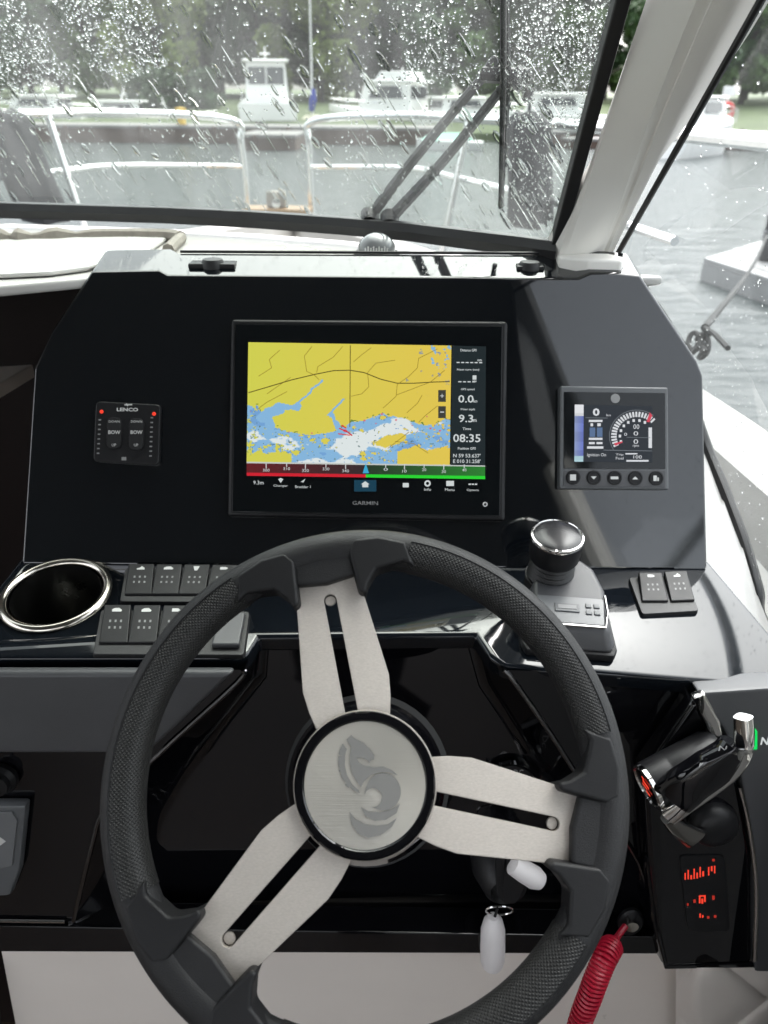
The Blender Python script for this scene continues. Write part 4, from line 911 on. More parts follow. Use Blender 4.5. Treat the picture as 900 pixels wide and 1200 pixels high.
# column boss behind the hub
mb = MB(); mb.lathe(WC, WN, [(.060, -.10), (.062, -.05), (.056, -.035), (.050, -.012), (0, -.012)], 48, X0); obj('column_boss', mb, M['gelgloss'], SW)
mb = MB(); mb.lathe(WC, WN, [(.072, -.17), (.070, -.10), (.058, -.098)], 40, X0); obj('column_bellows', mb, M['rubber'], SW)

# ================================================================== IGNITION, KEYS, GAUGE, KILL SWITCH
p = BACK.px(597, 915)
GG = thing('round_socket', p, 'round black capped socket behind the right spoke', 'socket')
mb = MB(); mb.lathe(p, FN, [(.033, 0), (.033, .006), (.030, .009), (.028, .006)], 36, X0); obj('ring', mb, M['gelgloss'], GG)
mb = MB(); mb.lathe(p, FN, [(.028, .004), (.027, .0085), (0, .0095)], 36, X0); obj('cap', mb, M['matte'], GG)
mb = MB(); mb.text(Plane(p + FN * .0098, FN, X0), 600, 906, 26, '12V DC', 0.0002, hpx=9); obj('lettering', mb, M['icondim'], GG, smooth=False)
p = BACK.px(585, 1000)
IG = thing('ignition_lock', p, 'round black ignition lock below the right spoke', 'ignition lock')
mb = MB(); mb.lathe(p, FN, [(.034, 0), (.034, .02), (.024, .05), (.017, .056), (.015, .050), (0, .050)], 36, X0); obj('body', mb, M['rubber'], IG)
kt = p + FN * .052
KY = thing('key_set', kt, 'black ignition key with split ring and white float hanging below the lock', 'keys')
IGP = Plane(kt + FN * .018, FN, X0)
mb = MB(); mb.pxprism(IGP, [(594, 1005), (612, 1018), (618, 1036), (604, 1060), (590, 1060), (588, 1040)], -.004, .004, .002); obj('key_head', mb, M['matte'], KY)
mb = MB(); mb.pxprism(IGP, [(580, 1000), (592, 1004), (590, 1058), (582, 1050)], -.001, .004, .0015); obj('key_head', mb, M['matte'], KY)
mb = MB(); c = IGP.loc(585, 1067); rr = abs(IGP.loc(601, 1067)[0] - IGP.loc(569, 1067)[0]) / 2
mb.tube([IGP.at(c[0] + rr * math.cos(2 * math.pi * k / 28), c[1] + rr * .72 * math.sin(2 * math.pi * k / 28), .004 * math.sin(2 * math.pi * k / 28)) for k in range(28)], .0011, 6, closed=True); obj('split_ring', mb, M['chrome'], KY)
fo = IGP.hit(578, 1073); fe = IGP.hit(577, 1133); ax = (fe - fo); ln = ax.length
mb = MB(); mb.lathe(fo, ax, [(0, 0), (.006, .001), (.0105, ln * .10), (.0135, ln * .28), (.0140, ln * .6), (.0135, ln * .86), (.0115, ln * .96), (.0, ln)], 24); fb_ = obj('float', mb, M['fob'], KY)
mb = MB(); mb.tube([IGP.px(583, 1064, .012), IGP.px(580, 1074, .013)], .0016, 6); obj('link', mb, M['matte'], KY)
mb = MB(); a_, b_ = IGP.px(598, 1012, .01), IGP.px(636, 1034, .012)
d_ = b_ - a_; mb.lathe(a_, d_, [(0, 0), (.010, .003), (.0115, d_.length * .4), (.012, d_.length * .75), (.009, d_.length * .95), (0, d_.length)], 22); obj('white_tag', mb, M['fob'], KY)
p = FASCIA.px(738, 1078, .001)
KS = thing('kill_switch', p, 'oval black kill switch with metal button beside the wheel rim', 'switch')
mb = MB(); mb.lathe(p, FN, [(.019, 0), (.019, .004), (.016, .006), (0, .006)], 32, X0, sx=.75); obj('plate', mb, M['satin'], KS)
mb = MB(); mb.lathe(p, FN, [(.007, .005), (.007, .010), (0, .011)], 20, X0); obj('button', mb, M['stainless'], KS)
# red coiled lanyard: helix hanging from the kill switch
pc = [FASCIA.px(733, 1085, .012), FASCIA.px(722, 1100, .025), hity(708, 1125, p.y - .05), hity(692, 1165, p.y - .065), hity(676, 1215, p.y - .07), hity(668, 1300, p.y - .07)]
cp = smooth_path(pc, 60); hel = []
for i, q in enumerate(cp[60:]):
    tdir = (cp[min(i + 61, len(cp) - 1)] - cp[i + 59]).normalized(); s1 = tdir.cross(Vector((0, 1, 0))).normalized(); s2 = tdir.cross(s1)
    for k in range(3):
        a = 2 * math.pi * ((i * 3 + k) / 18.0); amp = .0108 * min(1, i / 25)
        hel.append(q + (s1 * math.cos(a) + s2 * math.sin(a)) * amp)
LN = thing('safety_lanyard', pc[0], 'coiled red safety lanyard hanging beside the steering wheel', 'lanyard')
mb = MB(); mb.tube(hel, .0023, 6); obj('coil', mb, M['red'], LN)
mb = MB(); mb.tube(cp[:64], .0035, 8); obj('lead', mb, M['red'], LN)

# ================================================================== THROTTLE
TH = thing('throttle', FASCIA.px(820, 1135), 'gloss black throttle box with chrome lever and red-lit keypad', 'throttle')
mb = MB(); mb.pxprism(FASCIA, [(818, 812), (905, 806), (980, 806), (980, 1142), (884, 1140), (884, 1000), (868, 910), (848, 855)], 0, .030, .004); obj('side_housing', mb, M['greyplastic'], TH)
mb = MB(); mb.pxprism(FASCIA, [(752, 905), (812, 818), (828, 815), (850, 858), (868, 910), (884, 1000), (884, 1136), (776, 1140), (765, 1090), (757, 1000)], 0, .026, .006, .04, 3); obj('binnacle', mb, M['gelgloss'], TH)
F3 = FASCIA.up(.030)
mb = MB(); mb.tube(smooth_path([FASCIA.px(u, v, .030) for u, v in ((867, 922), (878, 970), (886, 1040), (884, 1125))], 6), .0024, 8); obj('chrome_strip', mb, M['chrome'], TH)
mb = MB(); mb.pxprism(FASCIA, [(812, 818), (827, 813), (845, 846), (848, 866), (832, 862)], .026, .036, .003); obj('chrome_collar', mb, M['chrome'], TH)
mb = MB(); mb.tube([FASCIA.px(757, 1000, .02), FASCIA.px(768, 1085, .024), FASCIA.px(780, 1132, .026), FASCIA.px(882, 1130, .026)], .003, 8); obj('edge_trim', mb, M['gelgloss'], TH)
A0 = FASCIA.px(759, 922, .058); B0 = FASCIA.px(842, 880, .040); ax = B0 - A0; ln = ax.length
mb = MB(); mb.lathe(A0, ax, [(.019, 0), (.0225, .003), (.023, ln * .3), (.0226, ln * .32), (.023, ln * .34), (.0235, ln * .9), (.020, ln), (0, ln)], 36); obj('drum', mb, M['satin'], TH)
mb = MB(); mb.lathe(A0, -ax, [(.0222, -.003), (.0224, .001), (.0198, .0022), (.0185, .0005)], 36); obj('drum_ring', mb, M['chrome'], TH)
mb = MB(); mb.lathe(A0, -ax, [(.0188, .0004), (0, .0008)], 30); obj('drum_face', mb, M['glassblk'], TH)
ep = Plane(A0 - ax.normalized() * .0018, -ax, Vector((1, -.4, .2)))
mb = MB()
for (a, b, w, hh) in ((0, .006, .010, .0022), (-.002, -.001, .008, .0016), (.003, -.006, .006, .0018), (-.004, .011, .004, .0015)):
    mb.poly([ep.at(a - w * .5, b - hh), ep.at(a + w * .5, b - hh), ep.at(a + w * .5, b + hh), ep.at(a - w * .5, b + hh)])
tag(obj('lit_icons', mb, M['redled'], TH, smooth=False), kind='stuff')
mb = MB(); mb.lathe(FASCIA.px(832, 958, .020), FN, [(.025, 0), (.025, .010), (.023, .016), (.018, .0205), (.010, .0225), (0, .023)], 36, X0); obj('pivot_cap', mb, M['satin'], TH)
# lever: flat foot from the pivot, long grip swept up to a turned chrome tip
def bar(path, w, tk, wd):
    mb = MB(); rr = []
    for i, q in enumerate(path):
        tdir = (path[min(i + 1, len(path) - 1)] - path[max(i - 1, 0)]).normalized(); s1 = (wd - tdir * wd.dot(tdir)).normalized(); s2 = tdir.cross(s1)
        ww = w[i] if isinstance(w, list) else w; tt = tk[i] if isinstance(tk, list) else tk
        rr.append([mb.bm.verts.new(q + s1 * (ww * math.copysign(abs(math.cos(a)) ** .6, math.cos(a))) + s2 * (tt * math.copysign(abs(math.sin(a)) ** .6, math.sin(a)))) for a in [2 * math.pi * k / 16 for k in range(16)]])
    for A, B in zip(rr, rr[1:]):
        for k in range(16): mb.bm.faces.new((A[k], A[(k + 1) % 16], B[(k + 1) % 16], B[k]))
    mb.bm.faces.new(rr[0][::-1]); mb.bm.faces.new(rr[-1]); return mb
gpth = smooth_path([FASCIA.px(u, v, h) for u, v, h in ((784, 956, .078), (804, 941, .082), (830, 923, .084), (856, 902, .084), (869, 882, .084), (872, 862, .083), (871, 840, .080))], 6)
nG = len(gpth); gw = [.0085 if k < nG - 12 else .0085 - .0012 * (k - nG + 12) / 12 for k in range(nG)]
obj('lever_grip', bar(gpth, gw, .007, FASCIA.y), M['chrome'], TH, recalc=True)
gp2 = smooth_path([FASCIA.px(u, v, h) for u, v, h in ((790, 932, .080), (806, 919, .084), (832, 901, .086), (850, 884, .086), (858, 870, .085))], 6)
obj('grip_pad', bar(gp2, [.0185] * (len(gp2) - 12) + [.0185 - .011 * k / 12 for k in range(12)], .0105, FASCIA.y), M['gelgloss'], TH, recalc=True)
gp3 = smooth_path([FASCIA.px(u, v, h) for u, v, h in ((782, 958, .078), (794, 970, .064), (814, 982, .045))], 5)
obj('lever_foot', bar(gp3, [.006 + .006 * k / 10 for k in range(11)], .005, FASCIA.y + FASCIA.x * .6), M['chrome'], TH, recalc=True)
tp = FASCIA.up(.0935)
mb = MB(); mb.text(tp, 823, 897, 7, '1', .0, hpx=6); mb.text(tp, 847, 877, 9, 'N', .0, hpx=6); obj('lettering', mb, M['icon'], TH, smooth=False)
KPP = FASCIA.up(.0265)
mb = MB(); mb.pxprism(KPP, rrect([(796, 1003), (850, 1003), (856, 1092), (806, 1092)], 8), -.002, .0012, .0008); kp = obj('keypad', mb, M['satin'], TH)
mb = MB()
for (u, v, w, hh) in ((803, 1027, 1.6, 8), (806.5, 1025, 1.6, 11), (810, 1028, 2, 5), (813.5, 1024, 1.6, 12), (817, 1026, 1.8, 7), (820.5, 1022, 1.6, 12), (824, 1024, 2.2, 6), (830.5, 1021, 1.6, 10), (834, 1018, 2, 6), (837.5, 1019, 1.6, 9), (820, 1054, 2, 9), (823, 1056, 2.2, 6), (826, 1053, 2, 8), (823, 1050, 6, 1.6), (820.5, 1073, 1.6, 5), (823.5, 1074, 1.8, 3)):
    mb.quad_px(KPP, u - w / 2, v - hh / 2, u + w / 2, v + hh / 2, .0016)
mb2 = MB()
for (u, v, w, hh) in ((814, 1056, 3, 4), (836, 1052, 3, 5), (830, 1075, 3, 3), (838, 1074, 3, 3), (836, 1008, 3, 3), (806, 1060, 2, 3)):
    mb2.quad_px(KPP, u - w / 2, v - hh / 2, u + w / 2, v + hh / 2, .0016)
tag(obj('lit_icons', mb, M['redled'], kp, smooth=False), kind='stuff'); tag(obj('lit_icons', mb2, M['redleddim'], kp, smooth=False), kind='stuff')
mb = MB(); mb.pxprism(F3, [(877, 857), (888, 857), (888, 879), (877, 879)], 0, .006, .001); obj('neutral_lamp', mb, M['greencap'], TH)
mb = MB(); mb.text(F3, 896, 868, 9, 'N', .0006, hpx=9, bold=.03); obj('lettering', mb, M['wtxt'], TH, smooth=False)

# ---- left lower fascia: knob and plate
p = FASCIA.px(3, 910, .001)
KN = thing('rotary_knob', p, 'round black knob on the fascia under the grey glovebox lid', 'knob')
mb = MB(); mb.lathe(p, FN, [(.017, 0), (.017, .006), (.013, .010), (.012, .016), (0, .017)], 28, X0); obj('body', mb, M['satin'], KN)
mb = MB(); mb.pprism(Plane(p, FN, X0), [(-.002, -.011), (.002, -.011), (.002, .011), (-.002, .011)], .015, .021, .001); obj('pointer', mb, M['satin'], KN)
SO = thing('control_plate', FASCIA.px(0, 1055), 'grey plate with a white arrow on the lower fascia beneath the knob', 'control plate')
mb = MB(); mb.pxprism(FASCIA, [(-70, 943), (32, 943), (24, 1020), (12, 1052), (-70, 1056)], 0, .012, .004, .03); obj('plate', mb, M['bezel'], SO)
mb = MB(); mb.pxprism(FASCIA.up(.012), [(-70, 952), (14, 952), (20, 962), (14, 1015), (-70, 1035)], -.001, .002, .001); obj('cover', mb, M['keyplate'], SO)
mb = MB(); a = FASCIA.up(.0143); mb.poly([a.px(-4, 978), a.px(-4, 994), a.px(7, 986)]); obj('arrow', mb, M['icon'], SO, smooth=False)

# ================================================================== OUTSIDE THE GLASS
# ---- bow rails (starboard and port sections, open at the stem)
def rail_z(y): return H - 0.055 + 0.004 * (y - 1)
def rail(sg, label, posts):
    RL = thing('bow_rail', rel(XC + sg * .6, 3.0, -.45), label, 'rail', 'polished bow rails')
    ys_ = [3.95, 3.6, 3.2, 2.7, 2.2, 1.7, 1.2, 0.6, 0.0, -0.8, -1.6]
    P_ = []
    for y in ys_:
        P_.append(Vector((XC + sg * (hull_half(y) + 0.05 if y < 3.9 else 0.20), y, rail_z(y))))
    P_[0] = Vector((XC + sg * 0.20, 3.98, rail_z(4) - 0.03)); P_.insert(0, Vector((XC + sg * 0.16, 4.02, rail_z(4) - 0.14))); P_.insert(0, Vector((XC + sg * 0.16, 4.05, H - .50)))
    mb = MB(); mb.tube(smooth_path(P_, 8), 0.016, 10); obj('top_rail', mb, M['railsteel'], RL)
    L_ = [Vector((p.x - sg * .01, p.y, p.z - 0.20)) for p in P_[2:] if p.y > 1.6]; L_[0].x = XC + sg * .16; L_[0].y = 4.03
    mb = MB(); mb.tube(smooth_path(L_, 6), 0.0105, 8); obj('lower_rail', mb, M['railsteel'], RL)
    for y in posts:
        x = XC + sg * (hull_half(y) + .05)
        mb = MB(); mb.tube([Vector((x, y, rail_z(y))), Vector((XC + sg * (hull_half(y) - .03), y, H - .46 - .03 * max(0, y - 1)))], 0.014, 10); obj('post', mb, M['railsteel'], RL)
    return RL
rail(1, 'polished steel bow rail running past the windscreen and along the side window', (3.1, 1.95, .3))
rail(-1, 'polished steel bow rail ending in a bend left of the bow opening', (3.28, 1.9, .3))
# ---- dark covered fenders hung on the rails
M['fender'] = mat('dark_fender_cover', (0.014, 0.015, 0.018), 0.75, var=.3, vscale=30, bump=.5, bscale=120)
def fender(top, ln, r_, label, lean, sq=0.75):
    FE = thing('fender', top - Vector((0, 0, ln)), label, 'fender')
    mb = MB(); rings = []
    for j in range(19):
        f = j / 18; rr_ = r_ * (0.55 + .45 * min(1, f / .07)) if f < .07 else r_ * (1.0 + .08 * f); rr_ = rr_ * (1 if f < .95 else .92)
        c = top + Vector((lean * f, 0, -ln * f))
        rings.append([mb.bm.verts.new(c + Vector((rr_ * math.cos(a) * (1 + .07 * math.sin(5 * a + 3 * f)), rr_ * sq * math.sin(a) * (1 + .09 * math.sin(7 * a - 2 * f)), .006 * math.sin(3 * a + 9 * f)))) for a in [2 * math.pi * k / 28 for k in range(28)]])
    for A, B in zip(rings, rings[1:]):
        for k in range(28): mb.bm.faces.new((A[k], A[(k + 1) % 28], B[(k + 1) % 28], B[k]))
    mb.bm.faces.new(rings[0][::-1]); mb.bm.faces.new(rings[-1]); obj('body', mb, M['fender'], FE, recalc=True)
    mb = MB(); mb.tube([top + Vector((0, 0, -.01)), top + Vector((0, 0, .03)), top + Vector((.004, .0, .055))], .005, 6); obj('lanyard', mb, M['fender'], FE)
fp = EYE + ray(620, 132) * 2.15; fender(fp, .30, .062, 'dark grey covered fender hanging from the rail right of the wiper', .03)
fp = EYE + ray(-2, 128) * 2.7; fender(fp, .37, .085, 'dark fender hanging from the port rail at the left window edge', .10)
# small wooden cleat box and brown pad at the stem
p = hity(325, 247, 3.9)
BR = thing('bow_roller', p - Vector((0, 0, .06)), 'brown and steel bow roller at the stem between the rails', 'bow roller')
mb = MB(); mb.box(p + Vector((-.16, -.05, -.02)), p + Vector((.16, .12, .012)), .005); obj('pad', mb, mat('varnished_pad', (.26, .15, .06), .35, var=.3, vscale=30), BR)
mb = MB(); mb.box(p + Vector((-.05, 0, .012)), p + Vector((.04, .06, .085)), .01); obj('cheek', mb, M['trim'], BR)
mb = MB(); mb.lathe(p + Vector((0, -.02, .035)), (0, -1, 0), [(.02, 0), (.02, .01), (0, .012)], 16); obj('roller', mb, M['railsteel'], BR)

# ---- pantograph wiper outside the windscreen
def ws_hit(u, v, off=0.0):
    """point on the windscreen seen at a photo pixel (plane through the nearby lower edge)"""
    d = ray(u, v); best = None
    for i in range(len(wcurve) - 1):
        a, b_ = wcurve[i], wcurve[i + 1]; n = (b_ - a).cross(Vector((0, rake.y, rake.z)))
        t_ = (a - EYE).dot(n) / d.dot(n)
        if t_ <= 0: continue
        q = EYE + d * t_; s = (q - Vector((0, rake.y, rake.z)) * (q.z - a.z) - a).dot(b_ - a) / (b_ - a).length_squared
        e = max(0, -s, s - 1)
        if best is None or e < best[0]: best = (e, q, n.normalized() if n.y > 0 else -n.normalized())
    return best[1] + best[2] * off
M['wiper'] = mat('wiper_steel', (0.05, 0.05, 0.055), 0.4, metal=.3, var=.2)
WP = thing('wiper', ws_hit(432, 262, .02), 'black twin-arm windscreen wiper with upright blade', 'wiper')
for (a, b_, r_) in (((428, 262), (546, 108), .0062), ((452, 264), (572, 118), .0062)):
    mb = MB(); pth = [ws_hit(*a, .018), ws_hit(a[0] + (b_[0] - a[0]) * .35, a[1] + (b_[1] - a[1]) * .35, .045), ws_hit(*b_, .035)]
    mb.tube(smooth_path(pth, 6), [r_ * (1.35 - .5 * k / 12) for k in range(13)], 8); obj('arm', mb, M['wiper'], WP)
mb = MB(); mb.tube(smooth_path([ws_hit(540, 115, .035), ws_hit(552, 92, .04), ws_hit(558, 90, .04), ws_hit(562, 104, .035)], 4), .003, 8); obj('hook', mb, M['wiper'], WP)
mb = MB(); a, b_ = ws_hit(548, 104, .034), ws_hit(602, 108, .034); mb.tube([a, b_], .0085, 8); mb.tube([ws_hit(585, 102, .03), ws_hit(598, 114, .03)], .011, 8); obj('bracket', mb, M['satin'], WP)
mb = MB(); mb.tube([ws_hit(578, -120, .016), ws_hit(579, 0, .020), ws_hit(580, 105, .022), ws_hit(582, 249, .010)], [.0035, .0048, .0062, .003], 8); obj('blade', mb, M['matte'], WP)
mb = MB(); mb.tube([ws_hit(586, -120, .006), ws_hit(587, 105, .006), ws_hit(584, 244, .005)], .0028, 6); obj('rubber', mb, M['rubber'], WP)
for (u, v) in ((432, 262), (455, 265)):
    mb = MB(); q = ws_hit(u, v, .004); mb.lathe(q, Vector((0, .8, .6)), [(.013, -.004), (.013, .016), (.008, .022), (0, .023)], 18); obj('spindle', mb, M['satin'], WP)

# ---- rain drops on the glass
m = bpy.data.materials.new('rain_water'); m.use_nodes = True; t = m.node_tree; b = t.nodes['Principled BSDF']
b.inputs['Base Color'].default_value = (1, 1, 1, 1); b.inputs['Roughness'].default_value = 0.0; b.inputs['IOR'].default_value = 1.33; b.inputs['Transmission Weight'].default_value = 1.0; M['rain'] = m
wnrm = lambda i: None
vs_, fs_ = [], []
def add_drop(c, n, e1, e2, a, b_, hgt):
    base = len(vs_); K = 8
    for (rr_, hh) in ((1.0, 0.0), (.85, .5), (.5, .86)):
        for k in range(K):
            an = 2 * math.pi * k / K; vs_.append(c + e1 * (a * rr_ * math.cos(an)) + e2 * (b_ * rr_ * math.sin(an)) + n * (hgt * hh))
    vs_.append(c + n * hgt)
    for r_ in range(2):
        for k in range(K): fs_.append((base + r_ * K + k, base + r_ * K + (k + 1) % K, base + (r_ + 1) * K + (k + 1) % K, base + (r_ + 1) * K + k))
    for k in range(K): fs_.append((base + 2 * K + k, base + 2 * K + (k + 1) % K, base + 3 * K))
    fs_.append(tuple(base + k for k in range(K))[::-1])
def wnormal(s):
    i = min(int(s), len(wcurve) - 2); n = (wcurve[i + 1] - wcurve[i]).cross(Vector((0, rake.y, rake.z))).normalized(); return n if n.y > 0 else -n
rng = random.Random(3)
def density(u, v):
    """how thickly the drops stand, by place on the pane"""
    d = 0.10
    nz = mnoise.noise((u * .02 + v * .012, v * .004 - u * .006, 1.0))
    if v < 125 - max(0, u - 60) * .35 and u < 200: d = .95 + .3 * nz - max(0, v - 80) * .008
    if u < 60 and v < 140: d = max(d, .6)
    if u > 590 and v < 150: d = .55 + .3 * nz
    if 600 < u and 150 <= v < 250: d = .22
    if 470 < u < 590 and v < 100: d = .32 + .3 * nz
    if 200 < u < 340: d = min(d, .06) if v < 130 else .07
    stripe = math.sin((u * .80 - v * .55) * .055 + 1.5 * nz)
    if u < 250 and stripe > .75: d *= .12
    return max(0.0, d)
cnt = 0; tries = 0
umax = len(wcurve) - 1.002
while cnt < 16000 and tries < 300000:
    tries += 1
    s = rng.uniform(0, umax); h = rng.uniform(0.01, WTOP); c = wpt(s, h); u, v = proj(c)
    if u < -250 or v < -170: continue
    if rng.random() > density(u, v): continue
    n = wnormal(s); e2 = Vector((0.25, rake.y, rake.z)).normalized(); e1 = e2.cross(n).normalized()
    r_ = rng.choice([.00045, .0005, .0006, .0007, .0009, .0011, .0015]) * rng.uniform(.8, 1.2); el = rng.uniform(1.0, 1.7)
    if u > 560: r_ *= .75
    if rng.random() < .25: e1, e2 = (e1 + e2 * rng.uniform(-.6, .6)).normalized(), (e2 - e1 * rng.uniform(-.6, .6)).normalized()
    add_drop(c + n * .0006, n, e1, e2, r_ * 1.15, r_ * el, r_ * .55); cnt += 1
for k in range(800):                                             # runs blown diagonally across the pane
    s = rng.uniform(0, umax); h = rng.uniform(0.0, .30); c = wpt(s, h); u, v = proj(c)
    if not (-60 < u < 660): continue
    w = .8 if u < 300 else .4
    if v < 60 or rng.random() > w: continue
    n = wnormal(s); q = ws_hit(u + 7, v + 11); dv = (ws_hit(u + 10, v + 16) - ws_hit(u, v)).normalized(); e1 = dv.cross(n).normalized()
    add_drop(c + n * .0006, n, e1, dv, rng.uniform(.0004, .0010), rng.uniform(.006, .022), .0006)
for k in range(900):                                             # flat sheets of water that bend the view
    s = rng.uniform(0, umax); h = rng.uniform(0.0, .5); c = wpt(s, h); u, v = proj(c)
    if not (-120 < u < 680 and v > -60): continue
    n = wnormal(s); dv = (ws_hit(u + 10, v + 16) - ws_hit(u, v)).normalized(); e1 = dv.cross(n).normalized(); r_ = rng.uniform(.0018, .0055)
    add_drop(c + n * .0004, n, e1, dv, r_, r_ * rng.uniform(1.2, 3.2), r_ * rng.uniform(.03, .09))
for k in range(1600):                                             # side window drops
    i = rng.choice([0, 0, 1, 1, 2, 3, 4, 5, 6]); f = rng.random(); g_ = rng.random()
    a = Q[i].lerp(Q[i + 1], f); b_ = QT[i].lerp(QT[i + 1], f); c = a.lerp(b_, g_); n = (Q[i + 1] - Q[i]).cross(QT[i] - Q[i]).normalized()
    if n.x < 0: n = -n
    e2 = (b_ - a).normalized(); e1 = e2.cross(n).normalized(); r_ = rng.uniform(.0005, .0013)
    add_drop(c + n * .0006, n, e1, e2, r_, r_ * rng.uniform(1, 1.4), r_ * .6)
me = bpy.data.meshes.new('raindrops'); org = wpt(len(wcurve) / 2, 0); me.from_pydata([p - org for p in vs_], [], fs_)
for p in me.polygons: p.use_smooth = True
me.set_sharp_from_angle(angle=R(50)); me.materials.append(M['rain'])
o = bpy.data.objects.new('raindrops', me); COL.objects.link(o); o.location = org
tag(o, 'raindrops and wind-blown runs of water on the outside of the windows', 'raindrops', kind='stuff')

# ---- quay
M['quaywood'] = mat('brown_quay_timber', (0.075, 0.048, 0.036), 0.7, var=.4, vscale=1.5, stretch=(.3, 1, 3))
M['quaytop'] = mat('pale_quay_top', (0.17, 0.165, 0.16), 0.7, var=.25, vscale=.8)
def dock(name, x0, x1, y0, y1, zt_, label, cat='dock'):
    DK = thing(name, ((x0 + x1) / 2, (y0 + y1) / 2, 0), label, cat)
    mb = MB(); mb.box((x0, y0, zt_ - .15), (x1, y1, zt_), .02); obj('deck', mb, M['quaytop'], DK)
    mb = MB(); mb.box((x0 + .05, y0 + .06, -.3), (x1 - .05, y1 - .05, zt_ - .151)); obj('timber_face', mb, M['quaywood'], DK)
    x = x0 + 1
    while x < x1:
        mb = MB(); mb.tube([(x, y0 - .02, -.4), (x, y0 - .02, zt_ - .02)], .13, 8); obj('pile', mb, M['quaywood'], DK); x += 4.5
    return DK
dock('timber_quay', -34, 3.5, QY, QY + 6.3, .95, 'long brown timber quay in front of the moored white boats')
dock('timber_quay', 9, 60, QY + 1, QY + 6.3, .8, 'brown timber quay to the right behind the pillar')
p0 = hitz(290, 176, 0); dock('quay_finger', p0.x - .6, p0.x + 2.6, p0.y, QY - .05, .75, 'short brown finger jutting from the quay toward the bow opening')
# ---- far boats
M['bwhite'] = mat('boat_white', (0.78, 0.78, 0.76), 0.3, var=.03, vscale=2)
M['bglass'] = mat('boat_dark_glass', (0.03, 0.035, 0.04), 0.08)
M['blue'] = mat('blue_canvas', (0.03, 0.05, 0.30), 0.8, var=.2)
M['cream'] = mat('cream_canvas', (0.62, 0.58, 0.46), 0.8, var=.12, vscale=3)
M['green'] = mat('sea_green_tarp', (0.25, 0.48, 0.40), 0.7, var=.15)
def hull_mesh(p, L, B, fb_, yaw, n=14):
    mb = MB(); rows = []; rot = Matrix.Rotation(yaw, 4, 'Z')
    for i in range(n + 1):
        f = i / n; hb = B / 2 * (1 - max(0, (f - .45) / .55) ** 2.3) + .01; sh = fb_ * (1 + .28 * f * f)
        pr = [(0, sh * .97), (hb * .94, sh), (hb, sh * .93), (hb * .93, sh * .45), (hb * .72, -.1)]
        rows.append([mb.bm.verts.new(Vector(p) + rot @ Vector((x, (f - .5) * L, z))) for x, z in [(-x, z) for x, z in pr[::-1]] + pr[1:]])
    for A, B_ in zip(rows, rows[1:]):
        for k in range(len(A) - 1): mb.bm.faces.new((A[k], A[k + 1], B_[k + 1], B_[k]))
    mb.bm.faces.new(rows[0]); return mb
def mboat(u, L, B, fb_, yaw, label, y, cabin=1.5, fly=False, rail_=True):
    d = ray(u, 130); p = Vector((d.x / d.y * y, y, 0)); rot = Matrix.Rotation(yaw, 4, 'Z')
    MBt = thing('motor_boat', p, label, 'boat', 'white boats moored along the quay')
    obj('hull', hull_mesh(p, L, B, fb_, yaw), M['bwhite'], MBt, recalc=True)
    W = lambda x, yy, z: p + rot @ Vector((x, yy, z))
    def cab(w0, w1, y0, y1, z0, z1, sl=.35, name='cabin', mt=None):
        mb = MB(); mb.prism([W(-w0, y0, z0), W(w0, y0, z0), W(w0, y1, z0), W(-w0, y1, z0)], [W(-w1, y0 + .1, z1), W(w1, y0 + .1, z1), W(w1, y1 - sl, z1), W(-w1, y1 - sl, z1)], .06); return obj(name, mb, mt or M['bwhite'], MBt)
    cab(B * .38, B * .33, -L * .28, L * .16, fb_ * .9, fb_ + cabin, .6)
    z0, z1 = fb_ + cabin * .45, fb_ + cabin * .86
    for (x0, x1, yy) in ((-B * .30, -.06, -L * .28 - .0), (.06, B * .30, -L * .28)):
        mb = MB(); mb.prism([W(x0, yy - .02, z0), W(x1, yy - .02, z0), W(x1, yy + .07, z1), W(x0, yy + .07, z1)], [W(x0, yy + .2, z0), W(x1, yy + .2, z0), W(x1, yy + .2, z1), W(x0, yy + .2, z1)]); obj('window', mb, M['bglass'], MBt)
    for sg in (-1, 1):
        mb = MB(); x0 = sg * (B * .365 + .01); x1 = sg * (B * .335 + .02)
        mb.prism([W(x0, -L * .22, z0), W(x0, L * .06, z0), W(x1, L * .03, z1), W(x1, -L * .2, z1)], [W(x0 - sg * .1, -L * .22, z0), W(x0 - sg * .1, L * .06, z0), W(x1 - sg * .1, L * .03, z1), W(x1 - sg * .1, -L * .2, z1)]); obj('window', mb, M['bglass'], MBt)
    cab(B * .40, B * .38, -L * .32, L * .1, fb_ + cabin, fb_ + cabin + .1, .1, 'roof')
    mb = MB(); mb.tube([W(0, -L * .1, fb_ + cabin), W(0, -L * .14, fb_ + cabin + .9)], .05, 6); mb.tube([W(-.35, -L * .14, fb_ + cabin + .5), W(.35, -L * .14, fb_ + cabin + .5)], .05, 6); obj('radar_arch', mb, M['bwhite'], MBt)
    if fly: cab(B * .33, B * .30, -L * .25, L * .02, fb_ + cabin + .1, fb_ + cabin + .65, .4, 'flybridge')
    if rail_:
        mb = MB()
        for sg in (-1, 1): mb.tube([W(sg * B * .46, -L * .1, fb_ + .55), W(sg * B * .42, L * .25, fb_ + .7), W(0, L * .5, fb_ + .85)], .03, 6)
        for f in (-.1, .1, .25, .38):
            for sg in (-1, 1): mb.tube([W(sg * B * .45 * (1 - max(0, f - .1) * 1.3), L * f, fb_ * 1.05), W(sg * B * .45 * (1 - max(0, f - .1) * 1.3), L * f, fb_ + .68)], .022, 5)
        obj('guard_rail', mb, M['railsteel'], MBt)
    return MBt
mboat(314, 10.0, 4.1, 2.2, R(8), 'tall white motor boat with two dark stern windows beside the slim mast', QY + 13, 2.6)
